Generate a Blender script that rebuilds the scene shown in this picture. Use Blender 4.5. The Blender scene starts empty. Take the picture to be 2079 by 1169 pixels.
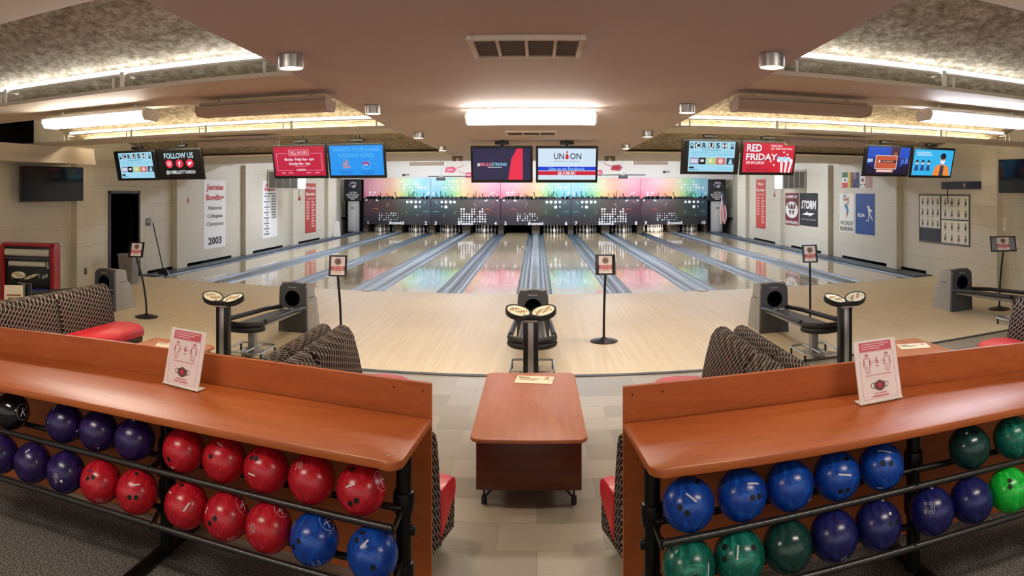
import bpy, bmesh, math, random
from mathutils import Vector, Matrix
random.seed(7)
PI = math.pi
C = bpy.context.scene.collection
# ------------------------------------------------------------------ camera, world, exposure
# The photograph is a phone panorama: a cylindrical projection.  F pixels per radian, CX the column that looks
# straight down the lanes, HY the horizon row, H the eye height.  Lanes run along +Y, floor is z = 0.
F, CX, HY, H = 1326.0, 1090.0, 388.0, 1.985
IW, IH = 2079.0, 1169.0
cd = bpy.data.cameras.new('camera'); cam = bpy.data.objects.new('camera', cd); C.objects.link(cam)
cd.type = 'PANO'; cd.panorama_type = 'CENTRAL_CYLINDRICAL'
cd.central_cylindrical_radius = 1.0
cd.central_cylindrical_range_u_min = (0 - CX) / F; cd.central_cylindrical_range_u_max = (IW - CX) / F
cd.central_cylindrical_range_v_min = -(IH - HY) / F; cd.central_cylindrical_range_v_max = HY / F
cd.clip_start = 0.05
cam.location = (0, 0, H); cam.rotation_euler = (PI / 2, 0, 0)
sc = bpy.context.scene; sc.camera = cam
sc.view_settings.view_transform = 'Standard'; sc.view_settings.look = 'None'
sc.view_settings.exposure = 0.78; sc.view_settings.gamma = 1.0; sc.view_settings.use_curve_mapping = False
w = bpy.data.worlds.new('world'); sc.world = w; w.use_nodes = True
w.node_tree.nodes['Background'].inputs[0].default_value = (1.0, 0.94, 0.88, 1)
w.node_tree.nodes['Background'].inputs[1].default_value = 0.46
E_TUBE, E_COVE, E_LANE, E_CAN, E_SCREEN = 19.0, 8.0, 54.0, 18.0, 0.59

# ------------------------------------------------------------------ helpers
def px(u, v=None, Y=None, X=None, r=None, z=None):
    """world point seen at photo pixel (u, v), given one of its plane Y / plane X / range r / height z"""
    t = (u - CX) / F
    if Y is not None: r = Y / math.cos(t)
    elif X is not None: r = X / math.sin(t)
    elif r is None: r = (H - z) * F / (v - HY)
    zz = z if v is None else H - (v - HY) * r / F
    if z is not None: zz = z
    return Vector((r * math.sin(t), r * math.cos(t), zz))

def lin(c): return c / 12.92 if c <= 0.04045 else ((c + 0.055) / 1.055) ** 2.4
def col(h):
    if not isinstance(h, str): return tuple(h)
    return tuple(lin(int(h[i:i + 2], 16) / 255) for i in (0, 2, 4)) + (1.0,)

_m = {}
def mat(name, base='808080', rough=0.5, metal=0.0, coat=0.0, spec=0.5, emit=None, es=1.0, trans=0.0, alpha=1.0):
    if name in _m: return _m[name]
    m = bpy.data.materials.new(name); m.use_nodes = True
    b = m.node_tree.nodes['Principled BSDF']
    b.inputs['Base Color'].default_value = col(base); b.inputs['Roughness'].default_value = rough
    b.inputs['Metallic'].default_value = metal; b.inputs['Coat Weight'].default_value = coat
    b.inputs['Coat Roughness'].default_value = 0.08
    b.inputs['Specular IOR Level'].default_value = spec
    b.inputs['Transmission Weight'].default_value = trans; b.inputs['Alpha'].default_value = alpha
    if emit:
        b.inputs['Emission Color'].default_value = col(emit); b.inputs['Emission Strength'].default_value = es
    _m[name] = m
    return m
def nd(m, t, **kw):
    n = m.node_tree.nodes.new(t)
    for k, v in kw.items():
        if hasattr(n, k): setattr(n, k, v)
    return n
def lk(m, a, b): m.node_tree.links.new(a, b)
def bs(m): return m.node_tree.nodes['Principled BSDF']
def ramp(m, fac, stops, interp='LINEAR'):
    r = nd(m, 'ShaderNodeValToRGB'); r.color_ramp.interpolation = interp
    el = r.color_ramp.elements
    while len(el) < len(stops): el.new(0.5)
    for e, (p, c) in zip(el, stops): e.position = p; e.color = col(c)
    lk(m, fac, r.inputs[0]); return r.outputs[0]
def coords(m, scale=(1, 1, 1), rot=(0, 0, 0), loc=(0, 0, 0)):
    tc = nd(m, 'ShaderNodeTexCoord'); mp = nd(m, 'ShaderNodeMapping')
    mp.inputs['Scale'].default_value = scale; mp.inputs['Rotation'].default_value = rot; mp.inputs['Location'].default_value = loc
    lk(m, tc.outputs['Object'], mp.inputs['Vector']); return mp.outputs[0]
def noise(m, vec, scale, detail=4, rough=0.5):
    n = nd(m, 'ShaderNodeTexNoise'); n.inputs['Scale'].default_value = scale; n.inputs['Detail'].default_value = detail
    n.inputs['Roughness'].default_value = rough; lk(m, vec, n.inputs['Vector']); return n.outputs['Fac']
def bump(m, h, strength, dist=0.01):
    b = nd(m, 'ShaderNodeBump'); b.inputs['Strength'].default_value = strength; b.inputs['Distance'].default_value = dist
    lk(m, h, b.inputs['Height']); lk(m, b.outputs[0], bs(m).inputs['Normal'])
def mixc(m, fac, a, b, mode='MIX'):
    n = nd(m, 'ShaderNodeMix', data_type='RGBA', blend_type=mode)
    for s, v in ((n.inputs[0], fac), (n.inputs[6], a), (n.inputs[7], b)):
        if isinstance(v, (int, float)): s.default_value = v
        elif isinstance(v, (str, tuple)): s.default_value = col(v)
        else: lk(m, v, s)
    return n.outputs[2]
def mth(m, op, a, b=0.0, c=0.0):
    n = nd(m, 'ShaderNodeMath', operation=op)
    for s, v in zip(n.inputs, (a, b, c)):
        if isinstance(v, (int, float)): s.default_value = v
        else: lk(m, v, s)
    return n.outputs[0]

# ---- materials with patterns
def wood(name, a, b, c, axis='x', rough=0.3, coat=0.3, sc_=1.0):
    m = mat(name, b, rough, coat=coat)
    s = {'x': (1.2, 14, 14), 'y': (14, 1.2, 14), 'z': (14, 14, 1.2)}[axis]
    v = coords(m, tuple(k * sc_ for k in s))
    n = noise(m, v, 1.6, 5, 0.6); n2 = noise(m, v, 9, 3, 0.5)
    f = mth(m, 'ADD', mth(m, 'MULTIPLY', n, 0.7), mth(m, 'MULTIPLY', n2, 0.3))
    lk(m, ramp(m, f, [(0.3, a), (0.5, b), (0.7, c)]), bs(m).inputs['Base Color'])
    return m
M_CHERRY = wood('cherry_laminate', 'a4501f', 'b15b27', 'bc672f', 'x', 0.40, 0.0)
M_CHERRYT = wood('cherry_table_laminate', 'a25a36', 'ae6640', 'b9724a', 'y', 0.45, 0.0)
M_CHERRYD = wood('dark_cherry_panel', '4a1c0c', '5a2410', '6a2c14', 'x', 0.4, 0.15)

def planks(name, w_, l_, c1, c2, gap, rough, coat, var=0.5, axis='y', gapw=0.012):
    m = mat(name, c1, rough, coat=coat)
    tc = nd(m, 'ShaderNodeTexCoord'); sp = nd(m, 'ShaderNodeSeparateXYZ'); cb = nd(m, 'ShaderNodeCombineXYZ')
    lk(m, tc.outputs['Object'], sp.inputs[0])
    lk(m, sp.outputs[1 if axis == 'y' else 0], cb.inputs[0]); lk(m, sp.outputs[0 if axis == 'y' else 1], cb.inputs[1])
    br = nd(m, 'ShaderNodeTexBrick'); br.offset = 0.37
    lk(m, cb.outputs[0], br.inputs['Vector'])
    br.inputs['Color1'].default_value = col(c1); br.inputs['Color2'].default_value = col(c2); br.inputs['Mortar'].default_value = col(gap)
    br.inputs['Scale'].default_value = 1.0; br.inputs['Mortar Size'].default_value = gapw * w_; br.inputs['Bias'].default_value = 0
    br.inputs['Brick Width'].default_value = l_; br.inputs['Row Height'].default_value = w_
    st = (30, 1.5, 1) if axis == 'y' else (1.5, 30, 1)
    n = noise(m, coords(m, st), 1.5, 4)
    lk(m, mixc(m, mth(m, 'MULTIPLY', n, var), br.outputs['Color'], mixc(m, 0.5, c2, gap)), bs(m).inputs['Base Color'])
    return m
M_APPROACH = planks('maple_approach', 0.032, 1.1, 'f4e4c2', 'ecd7b0', 'c9ab7c', 0.5, 0.0, 0.35); bs(M_APPROACH).inputs['Specular IOR Level'].default_value = 0.3
M_LANE = planks('maple_lane', 0.0265, 2.4, 'd9c5a0', 'd0b994', 'b8a07a', 0.05, 0.5, 0.3)
M_VINYL = planks('vinyl_plank', 0.30, 0.61, 'b8ae9b', '928977', '857c6b', 0.42, 0.0, 0.45, axis='x', gapw=0.006)

M_CARPET = mat('grey_carpet', '5c5853', 0.95, spec=0.1)
_v = coords(M_CARPET); _n = noise(M_CARPET, _v, 95, 3, 0.8)
lk(M_CARPET, ramp(M_CARPET, _n, [(0.33, '2e2b28'), (0.5, '736d66'), (0.66, 'c0b9b0')]), bs(M_CARPET).inputs['Base Color'])
bump(M_CARPET, _n, 0.7, 0.01)

M_POP = mat('popcorn_plaster', 'a89a80', 0.95, spec=0.1)
_v = coords(M_POP); _n = noise(M_POP, _v, 15, 6, 0.72); _n2 = noise(M_POP, _v, 3, 4, 0.6)
lk(M_POP, ramp(M_POP, mth(M_POP, 'ADD', mth(M_POP, 'MULTIPLY', _n, 0.75), mth(M_POP, 'MULTIPLY', _n2, 0.25)),
   [(0.38, '8a7b62'), (0.5, 'b3a488'), (0.62, 'ded2ba')]), bs(M_POP).inputs['Base Color'])
bump(M_POP, _n, 1.0, 0.07)
M_CEIL = mat('taupe_ceiling_plaster', 'c4b4ae', 0.75, spec=0.25)
_n = noise(M_CEIL, coords(M_CEIL), 55, 4, 0.6); bump(M_CEIL, _n, 0.25, 0.01)
M_SOFFIT = mat('beige_soffit_paint', 'd2c5b2', 0.7, spec=0.25)

M_PANEL = mat('pale_ceiling_panel', 'e2dac9', 0.9, spec=0.1); bump(M_PANEL, noise(M_PANEL, coords(M_PANEL), 25, 5, 0.7), 0.5, 0.02)
def block(name, c1, c2):
    m = mat(name, c1, 0.55)
    tc = nd(m, 'ShaderNodeTexCoord'); sp = nd(m, 'ShaderNodeSeparateXYZ'); cb = nd(m, 'ShaderNodeCombineXYZ')
    lk(m, tc.outputs['Object'], sp.inputs[0])
    lk(m, mth(m, 'ADD', sp.outputs[0], sp.outputs[1]), cb.inputs[0]); lk(m, sp.outputs[2], cb.inputs[1])
    br = nd(m, 'ShaderNodeTexBrick'); br.offset = 0.5; lk(m, cb.outputs[0], br.inputs['Vector'])
    br.inputs['Color1'].default_value = col(c1); br.inputs['Color2'].default_value = col(c1); br.inputs['Mortar'].default_value = col(c2)
    br.inputs['Scale'].default_value = 1; br.inputs['Mortar Size'].default_value = 0.006; br.inputs['Mortar Smooth'].default_value = 0.6
    br.inputs['Brick Width'].default_value = 0.62; br.inputs['Row Height'].default_value = 0.42
    lk(m, br.outputs['Color'], bs(m).inputs['Base Color'])
    n = noise(m, coords(m), 60, 3)
    bump(m, mth(m, 'SUBTRACT', mth(m, 'MULTIPLY', n, 0.15), br.outputs['Fac']), 0.4, 0.008)
    return m
M_BLOCK = block('painted_block_wall', 'cdc6b4', 'b5ad9b')

M_FAB = mat('patterned_upholstery', '2a2422', 0.9, spec=0.15)
_tc = nd(M_FAB, 'ShaderNodeTexCoord'); _sp = nd(M_FAB, 'ShaderNodeSeparateXYZ'); _cb = nd(M_FAB, 'ShaderNodeCombineXYZ')
lk(M_FAB, _tc.outputs['Object'], _sp.inputs[0])
lk(M_FAB, mth(M_FAB, 'ADD', _sp.outputs[0], _sp.outputs[1]), _cb.inputs[0])
lk(M_FAB, mth(M_FAB, 'ADD', _sp.outputs[2], mth(M_FAB, 'MULTIPLY', _sp.outputs[1], 0.6)), _cb.inputs[1])
_mp = nd(M_FAB, 'ShaderNodeMapping'); _mp.inputs['Rotation'].default_value = (0, 0, 0.55); lk(M_FAB, _cb.outputs[0], _mp.inputs[0])
_br = nd(M_FAB, 'ShaderNodeTexBrick'); _br.offset = 0.5; lk(M_FAB, _mp.outputs[0], _br.inputs['Vector'])
for k, v in (('Color1', '120e0d'), ('Color2', '2a1d18'), ('Mortar', '8f8376')): _br.inputs[k].default_value = col(v)
_br.inputs['Scale'].default_value = 1; _br.inputs['Mortar Size'].default_value = 0.0034; _br.inputs['Mortar Smooth'].default_value = 0.1
_br.inputs['Brick Width'].default_value = 0.060; _br.inputs['Row Height'].default_value = 0.030
_n = noise(M_FAB, coords(M_FAB), 40, 1)
lk(M_FAB, mixc(M_FAB, ramp(M_FAB, _n, [(0.62, '000000'), (0.68, 'b0b0b0')]), _br.outputs['Color'],
   mixc(M_FAB, 0.35, _br.outputs['Color'], 'a0392c')), bs(M_FAB).inputs['Base Color'])
M_RED = mat('red_vinyl', 'c8252f', 0.42, coat=0.1)
M_BLACK = mat('black_satin_metal', '16161a', 0.4); M_BLACKP = mat('black_plastic', '101012', 0.35)
M_STEEL = mat('black_coated_tube', '2a2826', 0.3, metal=0.75)
M_RAIL = mat('grey_rail_tube', '403d3a', 0.3, metal=0.7)
M_BRUSH = mat('brushed_aluminium', 'b8b8b4', 0.35, metal=0.85); M_SILV = mat('grey_painted_metal', '9b9b98', 0.45, metal=0.2)
M_WHITE = mat('white_paint', 'e8e4da', 0.5); M_DARK = mat('unlit_void', '070708', 0.9, spec=0.1)
M_GUT = mat('blue_grey_gutter', '3c4a55', 0.42); M_CAP = mat('light_grey_capping', '6e787e', 0.42); M_CAPD = mat('dark_capping', '3a4046', 0.35)
M_HOODF = mat('charcoal_hood', '4a4a4d', 0.45); M_HOODS = mat('grey_hood_shell', 'a6a5a0', 0.5); M_TRAY = mat('dark_grey_tray', '55595c', 0.4)
M_RUB = mat('black_rubber', '1b1b1c', 0.5)
M_PAPER = mat('white_paper', 'eee7dc', 0.7); M_CREAMP = mat('cream_paper', 'f0dcba', 0.7)
M_FIX = mat('unlit_fixture_enamel', 'a8937f', 0.45)
def em(h, s=None):
    return mat('glow_' + h + ('' if s is None else '_%g' % s), '050505', 0.4, emit=h, es=E_SCREEN if s is None else s)
def ink(h): return mat('ink_' + h, h, 0.6)

# ---- mesh builder
_txt = {}
def text_geo(s, off):
    k = (s, off)
    if k not in _txt:
        cu = bpy.data.curves.new('t', 'FONT'); cu.body = s; cu.offset = off; cu.resolution_u = 2; cu.size = 1.0
        o = bpy.data.objects.new('t', cu); me = o.to_mesh()
        vs = [v.co.copy() for v in me.vertices]; fs = [tuple(p.vertices) for p in me.polygons]
        o.to_mesh_clear(); bpy.data.objects.remove(o); bpy.data.curves.remove(cu)
        _txt[k] = (vs, fs)
    return _txt[k]

class MB:
    def __init__(self, M=None): self.bm = bmesh.new(); self.mats = []; self.M = M
    def mi(self, m):
        if m not in self.mats: self.mats.append(m)
        return self.mats.index(m)
    def add(self, vs, fs, m, M=None):
        i = self.mi(m); T = self.M
        if M is not None: T = M if T is None else T @ M
        bv = [self.bm.verts.new(T @ Vector(v) if T is not None else Vector(v)) for v in vs]
        for f in fs:
            try: q = self.bm.faces.new([bv[k] for k in f]); q.material_index = i; q.smooth = True
            except ValueError: pass
        return self
    def box(self, c, s, m, bev=0.0, M=None, seg=2):
        t = bmesh.new(); bmesh.ops.create_cube(t, size=1.0)
        for v in t.verts: v.co = Vector((v.co.x * s[0] + c[0], v.co.y * s[1] + c[1], v.co.z * s[2] + c[2]))
        if bev > 0: bmesh.ops.bevel(t, geom=t.edges[:], offset=min(bev, min(s) * 0.49), segments=seg, profile=0.5, affect='EDGES')
        return self._merge(t, m, M)
    def span(self, a, b, m, bev=0.0, M=None):
        return self.box([(p + q) / 2 for p, q in zip(a, b)], [abs(q - p) for p, q in zip(a, b)], m, bev, M)
    def _merge(self, t, m, M=None):
        t.verts.index_update(); vs = [v.co.copy() for v in t.verts]; fs = [[v.index for v in f.verts] for f in t.faces]
        t.free(); return self.add(vs, fs, m, M)
    def cyl(self, p0, p1, r0, m, r1=None, seg=16, M=None, caps=True):
        return self.tube([p0, p1], r0, m, seg, M, r1, caps)
    def tube(self, pts, r, m, seg=8, M=None, r1=None, caps=True, closed=False):
        pts = [Vector(p) for p in pts]; n = len(pts); vs = []; fs = []
        up = None
        for i, p in enumerate(pts):
            if closed: d = pts[(i + 1) % n] - pts[i - 1]
            else: d = pts[min(i + 1, n - 1)] - pts[max(i - 1, 0)]
            d.normalize()
            if up is None: up = Vector((0, 0, 1)) if abs(d.z) < 0.9 else Vector((1, 0, 0))
            a = d.cross(up); a.normalize(); b = a.cross(d); b.normalize(); up = b
            rr = r if r1 is None else r + (r1 - r) * i / (n - 1)
            for k in range(seg):
                t = 2 * PI * k / seg; vs.append(p + a * (rr * math.cos(t)) + b * (rr * math.sin(t)))
        for i in range(n if closed else n - 1):
            j = (i + 1) % n
            for k in range(seg):
                l = (k + 1) % seg; fs.append((i * seg + k, i * seg + l, j * seg + l, j * seg + k))
        if caps and not closed:
            fs.append(tuple(range(seg))); fs.append(tuple((n - 1) * seg + k for k in range(seg - 1, -1, -1)))
        return self.add(vs, fs, m, M)
    def lathe(self, prof, m, seg=20, M=None):
        vs = []; fs = []; n = len(prof)
        for (r, z) in prof:
            for k in range(seg):
                t = 2 * PI * k / seg; vs.append((max(r, 1e-4) * math.cos(t), max(r, 1e-4) * math.sin(t), z))
        for i in range(n - 1):
            for k in range(seg):
                l = (k + 1) % seg; fs.append((i * seg + k, i * seg + l, (i + 1) * seg + l, (i + 1) * seg + k))
        fs.append(tuple(range(seg - 1, -1, -1))); fs.append(tuple((n - 1) * seg + k for k in range(seg)))
        return self.add(vs, fs, m, M)
    def prism(self, poly, a, b, m, axis='z', bev=0.0, M=None, seg=2):
        """polygon in the two other axes (in order), extruded from a to b along axis"""
        def at(p, t): return {'z': (p[0], p[1], t), 'x': (t, p[0], p[1]), 'y': (p[0], t, p[1])}[axis]
        n = len(poly); t = bmesh.new()
        bot = [t.verts.new(at(p, a)) for p in poly]; top = [t.verts.new(at(p, b)) for p in poly]
        t.faces.new(bot[::-1]); t.faces.new(top)
        for k in range(n): t.faces.new((bot[k], bot[(k + 1) % n], top[(k + 1) % n], top[k]))
        bmesh.ops.recalc_face_normals(t, faces=t.faces[:])
        if bev > 0:
            ends = [e for e in t.edges if (e.verts[0] in bot) == (e.verts[1] in bot)]
            bmesh.ops.bevel(t, geom=ends, offset=bev, segments=seg, profile=0.5, affect='EDGES')
        return self._merge(t, m, M)
    def ribbon(self, line, th, z0, z1, m, nrm):
        """a wall of thickness th standing on a plan polyline; nrm(i) its outward direction"""
        n = len(line); vs = []; fs = []
        for i, (x, y) in enumerate(line):
            a = nrm
            vs += [(x, y, z0), (x + a[0] * th, y + a[1] * th, z0), (x + a[0] * th, y + a[1] * th, z1), (x, y, z1)]
        for i in range(n - 1):
            p, q = 4 * i, 4 * i + 4
            for k in range(4): fs.append((p + k, p + (k + 1) % 4, q + (k + 1) % 4, q + k))
        fs.append((0, 1, 2, 3)); e = 4 * n - 4; fs.append((e + 3, e + 2, e + 1, e))
        return self.add(vs, fs, m)
    # flat graphics in the local x-z plane, facing -y; layer lifts each one a little
    def rect(self, x0, z0, x1, z1, m, L=1, dy=0.0012):
        return self.add([(x0, -L * dy, z0), (x1, -L * dy, z0), (x1, -L * dy, z1), (x0, -L * dy, z1)], [(0, 1, 2, 3)], m)
    def poly(self, pts, m, L=1, dy=0.0012):
        return self.add([(p[0], -L * dy, p[1]) for p in pts], [tuple(range(len(pts)))], m)
    def disc(self, x, z, r, m, L=1, seg=14, rz=None, dy=0.0012, a0=0):
        rz = rz or r
        return self.poly([(x + r * math.cos(a0 + 2 * PI * k / seg), z + rz * math.sin(a0 + 2 * PI * k / seg)) for k in range(seg)], m, L, dy)
    def ring(self, x, z, r, w_, m, L=1, seg=20, dy=0.0012):
        vs = []; fs = []
        for k in range(seg):
            t = 2 * PI * k / seg
            vs += [(x + r * math.cos(t), -L * dy, z + r * math.sin(t)), (x + (r - w_) * math.cos(t), -L * dy, z + (r - w_) * math.sin(t))]
        for k in range(seg):
            j = (k + 1) % seg; fs.append((2 * k, 2 * j, 2 * j + 1, 2 * k + 1))
        return self.add(vs, fs, m)
    def frame(self, x0, z0, x1, z1, w_, m, L=1):
        self.rect(x0, z0, x1, z0 + w_, m, L); self.rect(x0, z1 - w_, x1, z1, m, L)
        self.rect(x0, z0 + w_, x0 + w_, z1 - w_, m, L); return self.rect(x1 - w_, z0 + w_, x1, z1 - w_, m, L)
    def text(self, s, x, z, h, m, L=2, wd=None, off=0.015, al='c', shear=0.0, dy=0.0012, fn=None):
        vs, fs = text_geo(s, off)
        if not vs: return self
        x0 = min(v.x for v in vs); x1 = max(v.x for v in vs)
        k = h / 0.70; kx = k if wd is None else wd / (x1 - x0)
        sh = {'c': (x0 + x1) / 2, 'l': x0, 'r': x1}[al]
        P = [(x + (v.x - sh) * kx + shear * v.y * k, z + (v.y - 0.35) * k) for v in vs]
        if fn: return self.add([fn(p) for p in P], fs, m)
        return self.add([(p[0], -L * dy, p[1]) for p in P], fs, m)
    def finish(self, me):
        self.bm.to_mesh(me); self.bm.free()
        for m in self.mats: me.materials.append(m)
        me.set_sharp_from_angle(angle=math.radians(38)); me.update()

_W = {}
def root(name, loc, label, cat, group=None, rz=0.0, rx=0.0):
    o = bpy.data.objects.new(name, None); C.objects.link(o); o.empty_display_size = 0.1
    o.location = loc; o.rotation_euler = (rx, 0, rz)
    _W[o.name] = Matrix.Translation(Vector(loc)) @ Matrix.Rotation(rz, 4, 'Z') @ Matrix.Rotation(rx, 4, 'X')
    return tag(o, label, cat, group)
def tag(o, label=None, cat=None, group=None, kind=None):
    if label: o['label'] = label
    if cat: o['category'] = cat
    if group: o['group'] = group
    if kind: o['kind'] = kind
    return o
def part(mb, name, parent, world=False, label=None):
    """one part: mesh in its thing's own frame (or in world coordinates when world)"""
    if world: mb.bm.transform(_W[parent.name].inverted())
    me = bpy.data.meshes.new(name); mb.finish(me)
    o = bpy.data.objects.new(name, me); C.objects.link(o); o.parent = parent
    _W[o.name] = _W[parent.name]
    if label: o['label'] = label
    return o
def solo(mb, name, label=None, cat=None, group=None, kind=None):
    """a top-level thing that is one mesh, its origin at its base"""
    vs = mb.bm.verts; lo = Vector([min(v.co[i] for v in vs) for i in range(3)]); hi = Vector([max(v.co[i] for v in vs) for i in range(3)])
    base = Vector(((lo.x + hi.x) / 2, (lo.y + hi.y) / 2, lo.z))
    mb.bm.transform(Matrix.Translation(-base))
    me = bpy.data.meshes.new(name); mb.finish(me)
    o = bpy.data.objects.new(name, me); C.objects.link(o); o.location = base
    _W[o.name] = Matrix.Translation(base)
    return tag(o, label, cat, group, kind)
def struct(mb, name):
    me = bpy.data.meshes.new(name); mb.finish(me)
    o = bpy.data.objects.new(name, me); C.objects.link(o); o['kind'] = 'structure'; _W[o.name] = Matrix.Identity(4)
    return o
def dup(r, loc, label, group=None, rz=None):
    c = r.copy(); C.objects.link(c); c.location = loc; c['label'] = label
    if rz is not None: c.rotation_euler = (r.rotation_euler[0], 0, rz)
    if group: c['group'] = group
    _W[c.name] = Matrix.Translation(Vector(loc)) @ Matrix.Rotation(c.rotation_euler[2], 4, 'Z')
    for ch in list(r.children):
        d = ch.copy(); C.objects.link(d); d.parent = c; _W[d.name] = _W[c.name]
        for g in list(ch.children):
            e = g.copy(); C.objects.link(e); e.parent = d
    return c
# ------------------------------------------------------------------ the room
def pc(k): return -0.05 + 3.31 * (k - 2)          # middle of lane pair k = 0..4 (lanes 1-2 ... 9-10)
YA, YF, YM, WX, ZC = 7.0, 12.6, 30.6, 8.75, 2.78   # approach start, foul line, masking, side walls, soffit height
struct(MB().span((-WX - .2, -3, -.1), (WX + .2, 3.2, 0), M_CARPET), 'floor_carpet')
struct(MB().span((-WX - .2, 3.2, -.1), (WX + .2, YA, 0), M_VINYL), 'floor')
struct(MB().span((-WX - .2, YA, -.1), (WX + .2, YF, 0), M_APPROACH), 'floor_approach')
struct(MB().span((-WX - 1, YF, -.3), (WX + 1, 33, -.14), M_DARK), 'floor_subfloor')
struct(MB().span((-WX + .02, YA - .035, 0), (WX - .02, YA + .035, .008), mat('dark_edge_strip', '3d3a36', .5)), 'trim_1')

def wall_side(s, name, hole=None):
    b = MB(); x0, x1 = s * WX, s * (WX + .2)
    def seg(y0, y1, z0=0, z1=3.5): b.span((x0, y0, z0), (x1, y1, z1), M_BLOCK)
    if hole:
        seg(-3, hole[0]); seg(hole[1], 27.6); seg(hole[0], hole[1], hole[2], 3.5)
    else: seg(-3, 27.6)
    b.span((s * 9.5, 27.6, -.3), (s * 9.7, 33, 3.5), M_BLOCK)
    b.span((x1, 27.5, -.3), (s * 9.7, 27.6, 3.5), M_BLOCK)
    struct(b, name)
    for i, y in enumerate((10.12, 14.0, 18.0, 22.0, 26.0)):
        struct(MB().span((s * (WX - .15), y, 0), (s * WX, y + .5, 2.775), M_BLOCK), 'wall_pilaster_' + name[5:])
wall_side(-1, 'wall_left', (11.42, 12.5, 1.93)); wall_side(1, 'wall_right')
# doorway in the left wall, dark room behind
b = MB(); b.span((-8.97, 11.36, 0), (-8.72, 11.42, 1.99), mat('dark_door_frame', '2c2826', .4)); b.span((-8.97, 12.5, 0), (-8.72, 12.56, 1.99), mat('dark_door_frame'))
b.span((-8.97, 11.36, 1.93), (-8.72, 12.56, 1.99), mat('dark_door_frame')); dr = struct(b, 'door_1')
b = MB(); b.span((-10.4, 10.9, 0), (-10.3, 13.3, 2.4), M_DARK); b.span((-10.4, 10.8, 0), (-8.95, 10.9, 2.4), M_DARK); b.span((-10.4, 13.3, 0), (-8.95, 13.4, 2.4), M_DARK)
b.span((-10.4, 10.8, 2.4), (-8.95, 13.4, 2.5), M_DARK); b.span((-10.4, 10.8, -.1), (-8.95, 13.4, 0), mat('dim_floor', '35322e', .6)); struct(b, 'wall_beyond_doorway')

# soffits: a lengthwise strip down the middle and cross beams, the textured folded slab above them
L_ = [(-1.48, -3), (-1.54, 2.24), (-1.61, 4.15), (-1.70, 5.25), (-1.84, 8.0), (-1.86, 8.75), (-1.88, 13.4), (-1.88, 17.0)]
R_ = [(1.42, -3), (1.46, 2.3), (1.55, 4.12), (1.60, 5.25), (1.66, 8.0), (1.70, 8.75), (1.76, 13.4), (1.76, 17.0)]
struct(MB().prism(L_ + R_[::-1], ZC, ZC + .05, M_CEIL), 'ceiling')
for (y0, y1) in ((0.3, 1.3), (4.15, 5.25), (8.02, 8.75), (13.4, 17.0)):
    def edge(P, y):
        for (xa, ya), (xb, yb) in zip(P, P[1:]):
            if ya <= y <= yb: return xa + (xb - xa) * (y - ya) / (yb - ya)
    ml = [(p[0] - .002, p[1]) for p in [(edge(L_, y0), y0)] + [q for q in L_ if y0 + .01 < q[1] < y1 - .01] + [(edge(L_, y1), y1)]]
    mr = [(p[0] + .002, p[1]) for p in [(edge(R_, y0), y0)] + [q for q in R_ if y0 + .01 < q[1] < y1 - .01] + [(edge(R_, y1), y1)]]
    d = 0.09 if y0 in (4.15, 0.3) else 0.0
    struct(MB().prism([(-WX, y0 + d * 1.2)] + ml + [(-WX, y1)], ZC, ZC + .03, M_SOFFIT), 'ceiling_soffit')
    struct(MB().prism([(WX, y0 + d * 1.2)] + mr + [(WX, y1)], ZC, ZC + .03, M_SOFFIT), 'ceiling_soffit')
prof = [(-3.0, 3.34), (-.35, 3.34), (.95, 2.9), (1.07, 3.34), (3.6, 3.34), (4.9, 2.9), (5.02, 3.34), (7.55, 3.34), (8.85, 2.9), (8.97, 3.6), (8.97, 4.1), (-3.0, 4.1)]
b = MB(); b.prism(prof, -7.55, 7.55, M_POP, 'x'); struct(b, 'ceiling_slab')
struct(MB().span((-7.5, 1.2, 3.315), (7.5, 3.55, 3.335), M_PANEL), 'ceiling_panel')
b = MB(); b.prism([(8.98, 3.6), (13.4, 2.86), (17.0, 2.86), (17.0, 4.1), (8.98, 4.1)], -8.74, 8.74, M_POP, 'x'); struct(b, 'ceiling_slab')
struct(MB().span((-9.7, 17.0, 3.5), (9.7, 33, 3.6), M_WHITE), 'ceiling_over_lanes')
struct(MB().span((-9.7, 16.96, 2.83), (9.7, 17.0, 3.6), M_SOFFIT), 'ceiling_drop')
for s in (-1, 1):
    b = MB(); b.span((s * 7.56, -3, 3.35), (s * 8.75, 8.97, 3.45), M_DARK); b.span((s * 8.70, -3, 2.8), (s * 8.745, 8.97, 3.35), M_DARK); struct(b, 'ceiling_side_cavity')
b = MB(); b.span((-8.74, -3, 2.51), (-7.72, 9.6, ZC - .004), M_SOFFIT); b.span((-7.73, -3, 2.48), (-7.68, 9.6, 2.565), M_SOFFIT); struct(b, 'ceiling_side_soffit')
# back: white bulkhead above the masking, dark pit behind the pins
struct(MB().span((-9.6, 30.75, 2.55), (9.6, 30.9, 3.5), M_WHITE), 'wall_back')
b = MB(); b.span((-9.6, 32.3, -.3), (9.6, 32.4, 2.6), M_DARK); b.span((-9.6, 30.72, .62), (9.6, 32.4, .68), M_DARK); struct(b, 'wall_pit')

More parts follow.
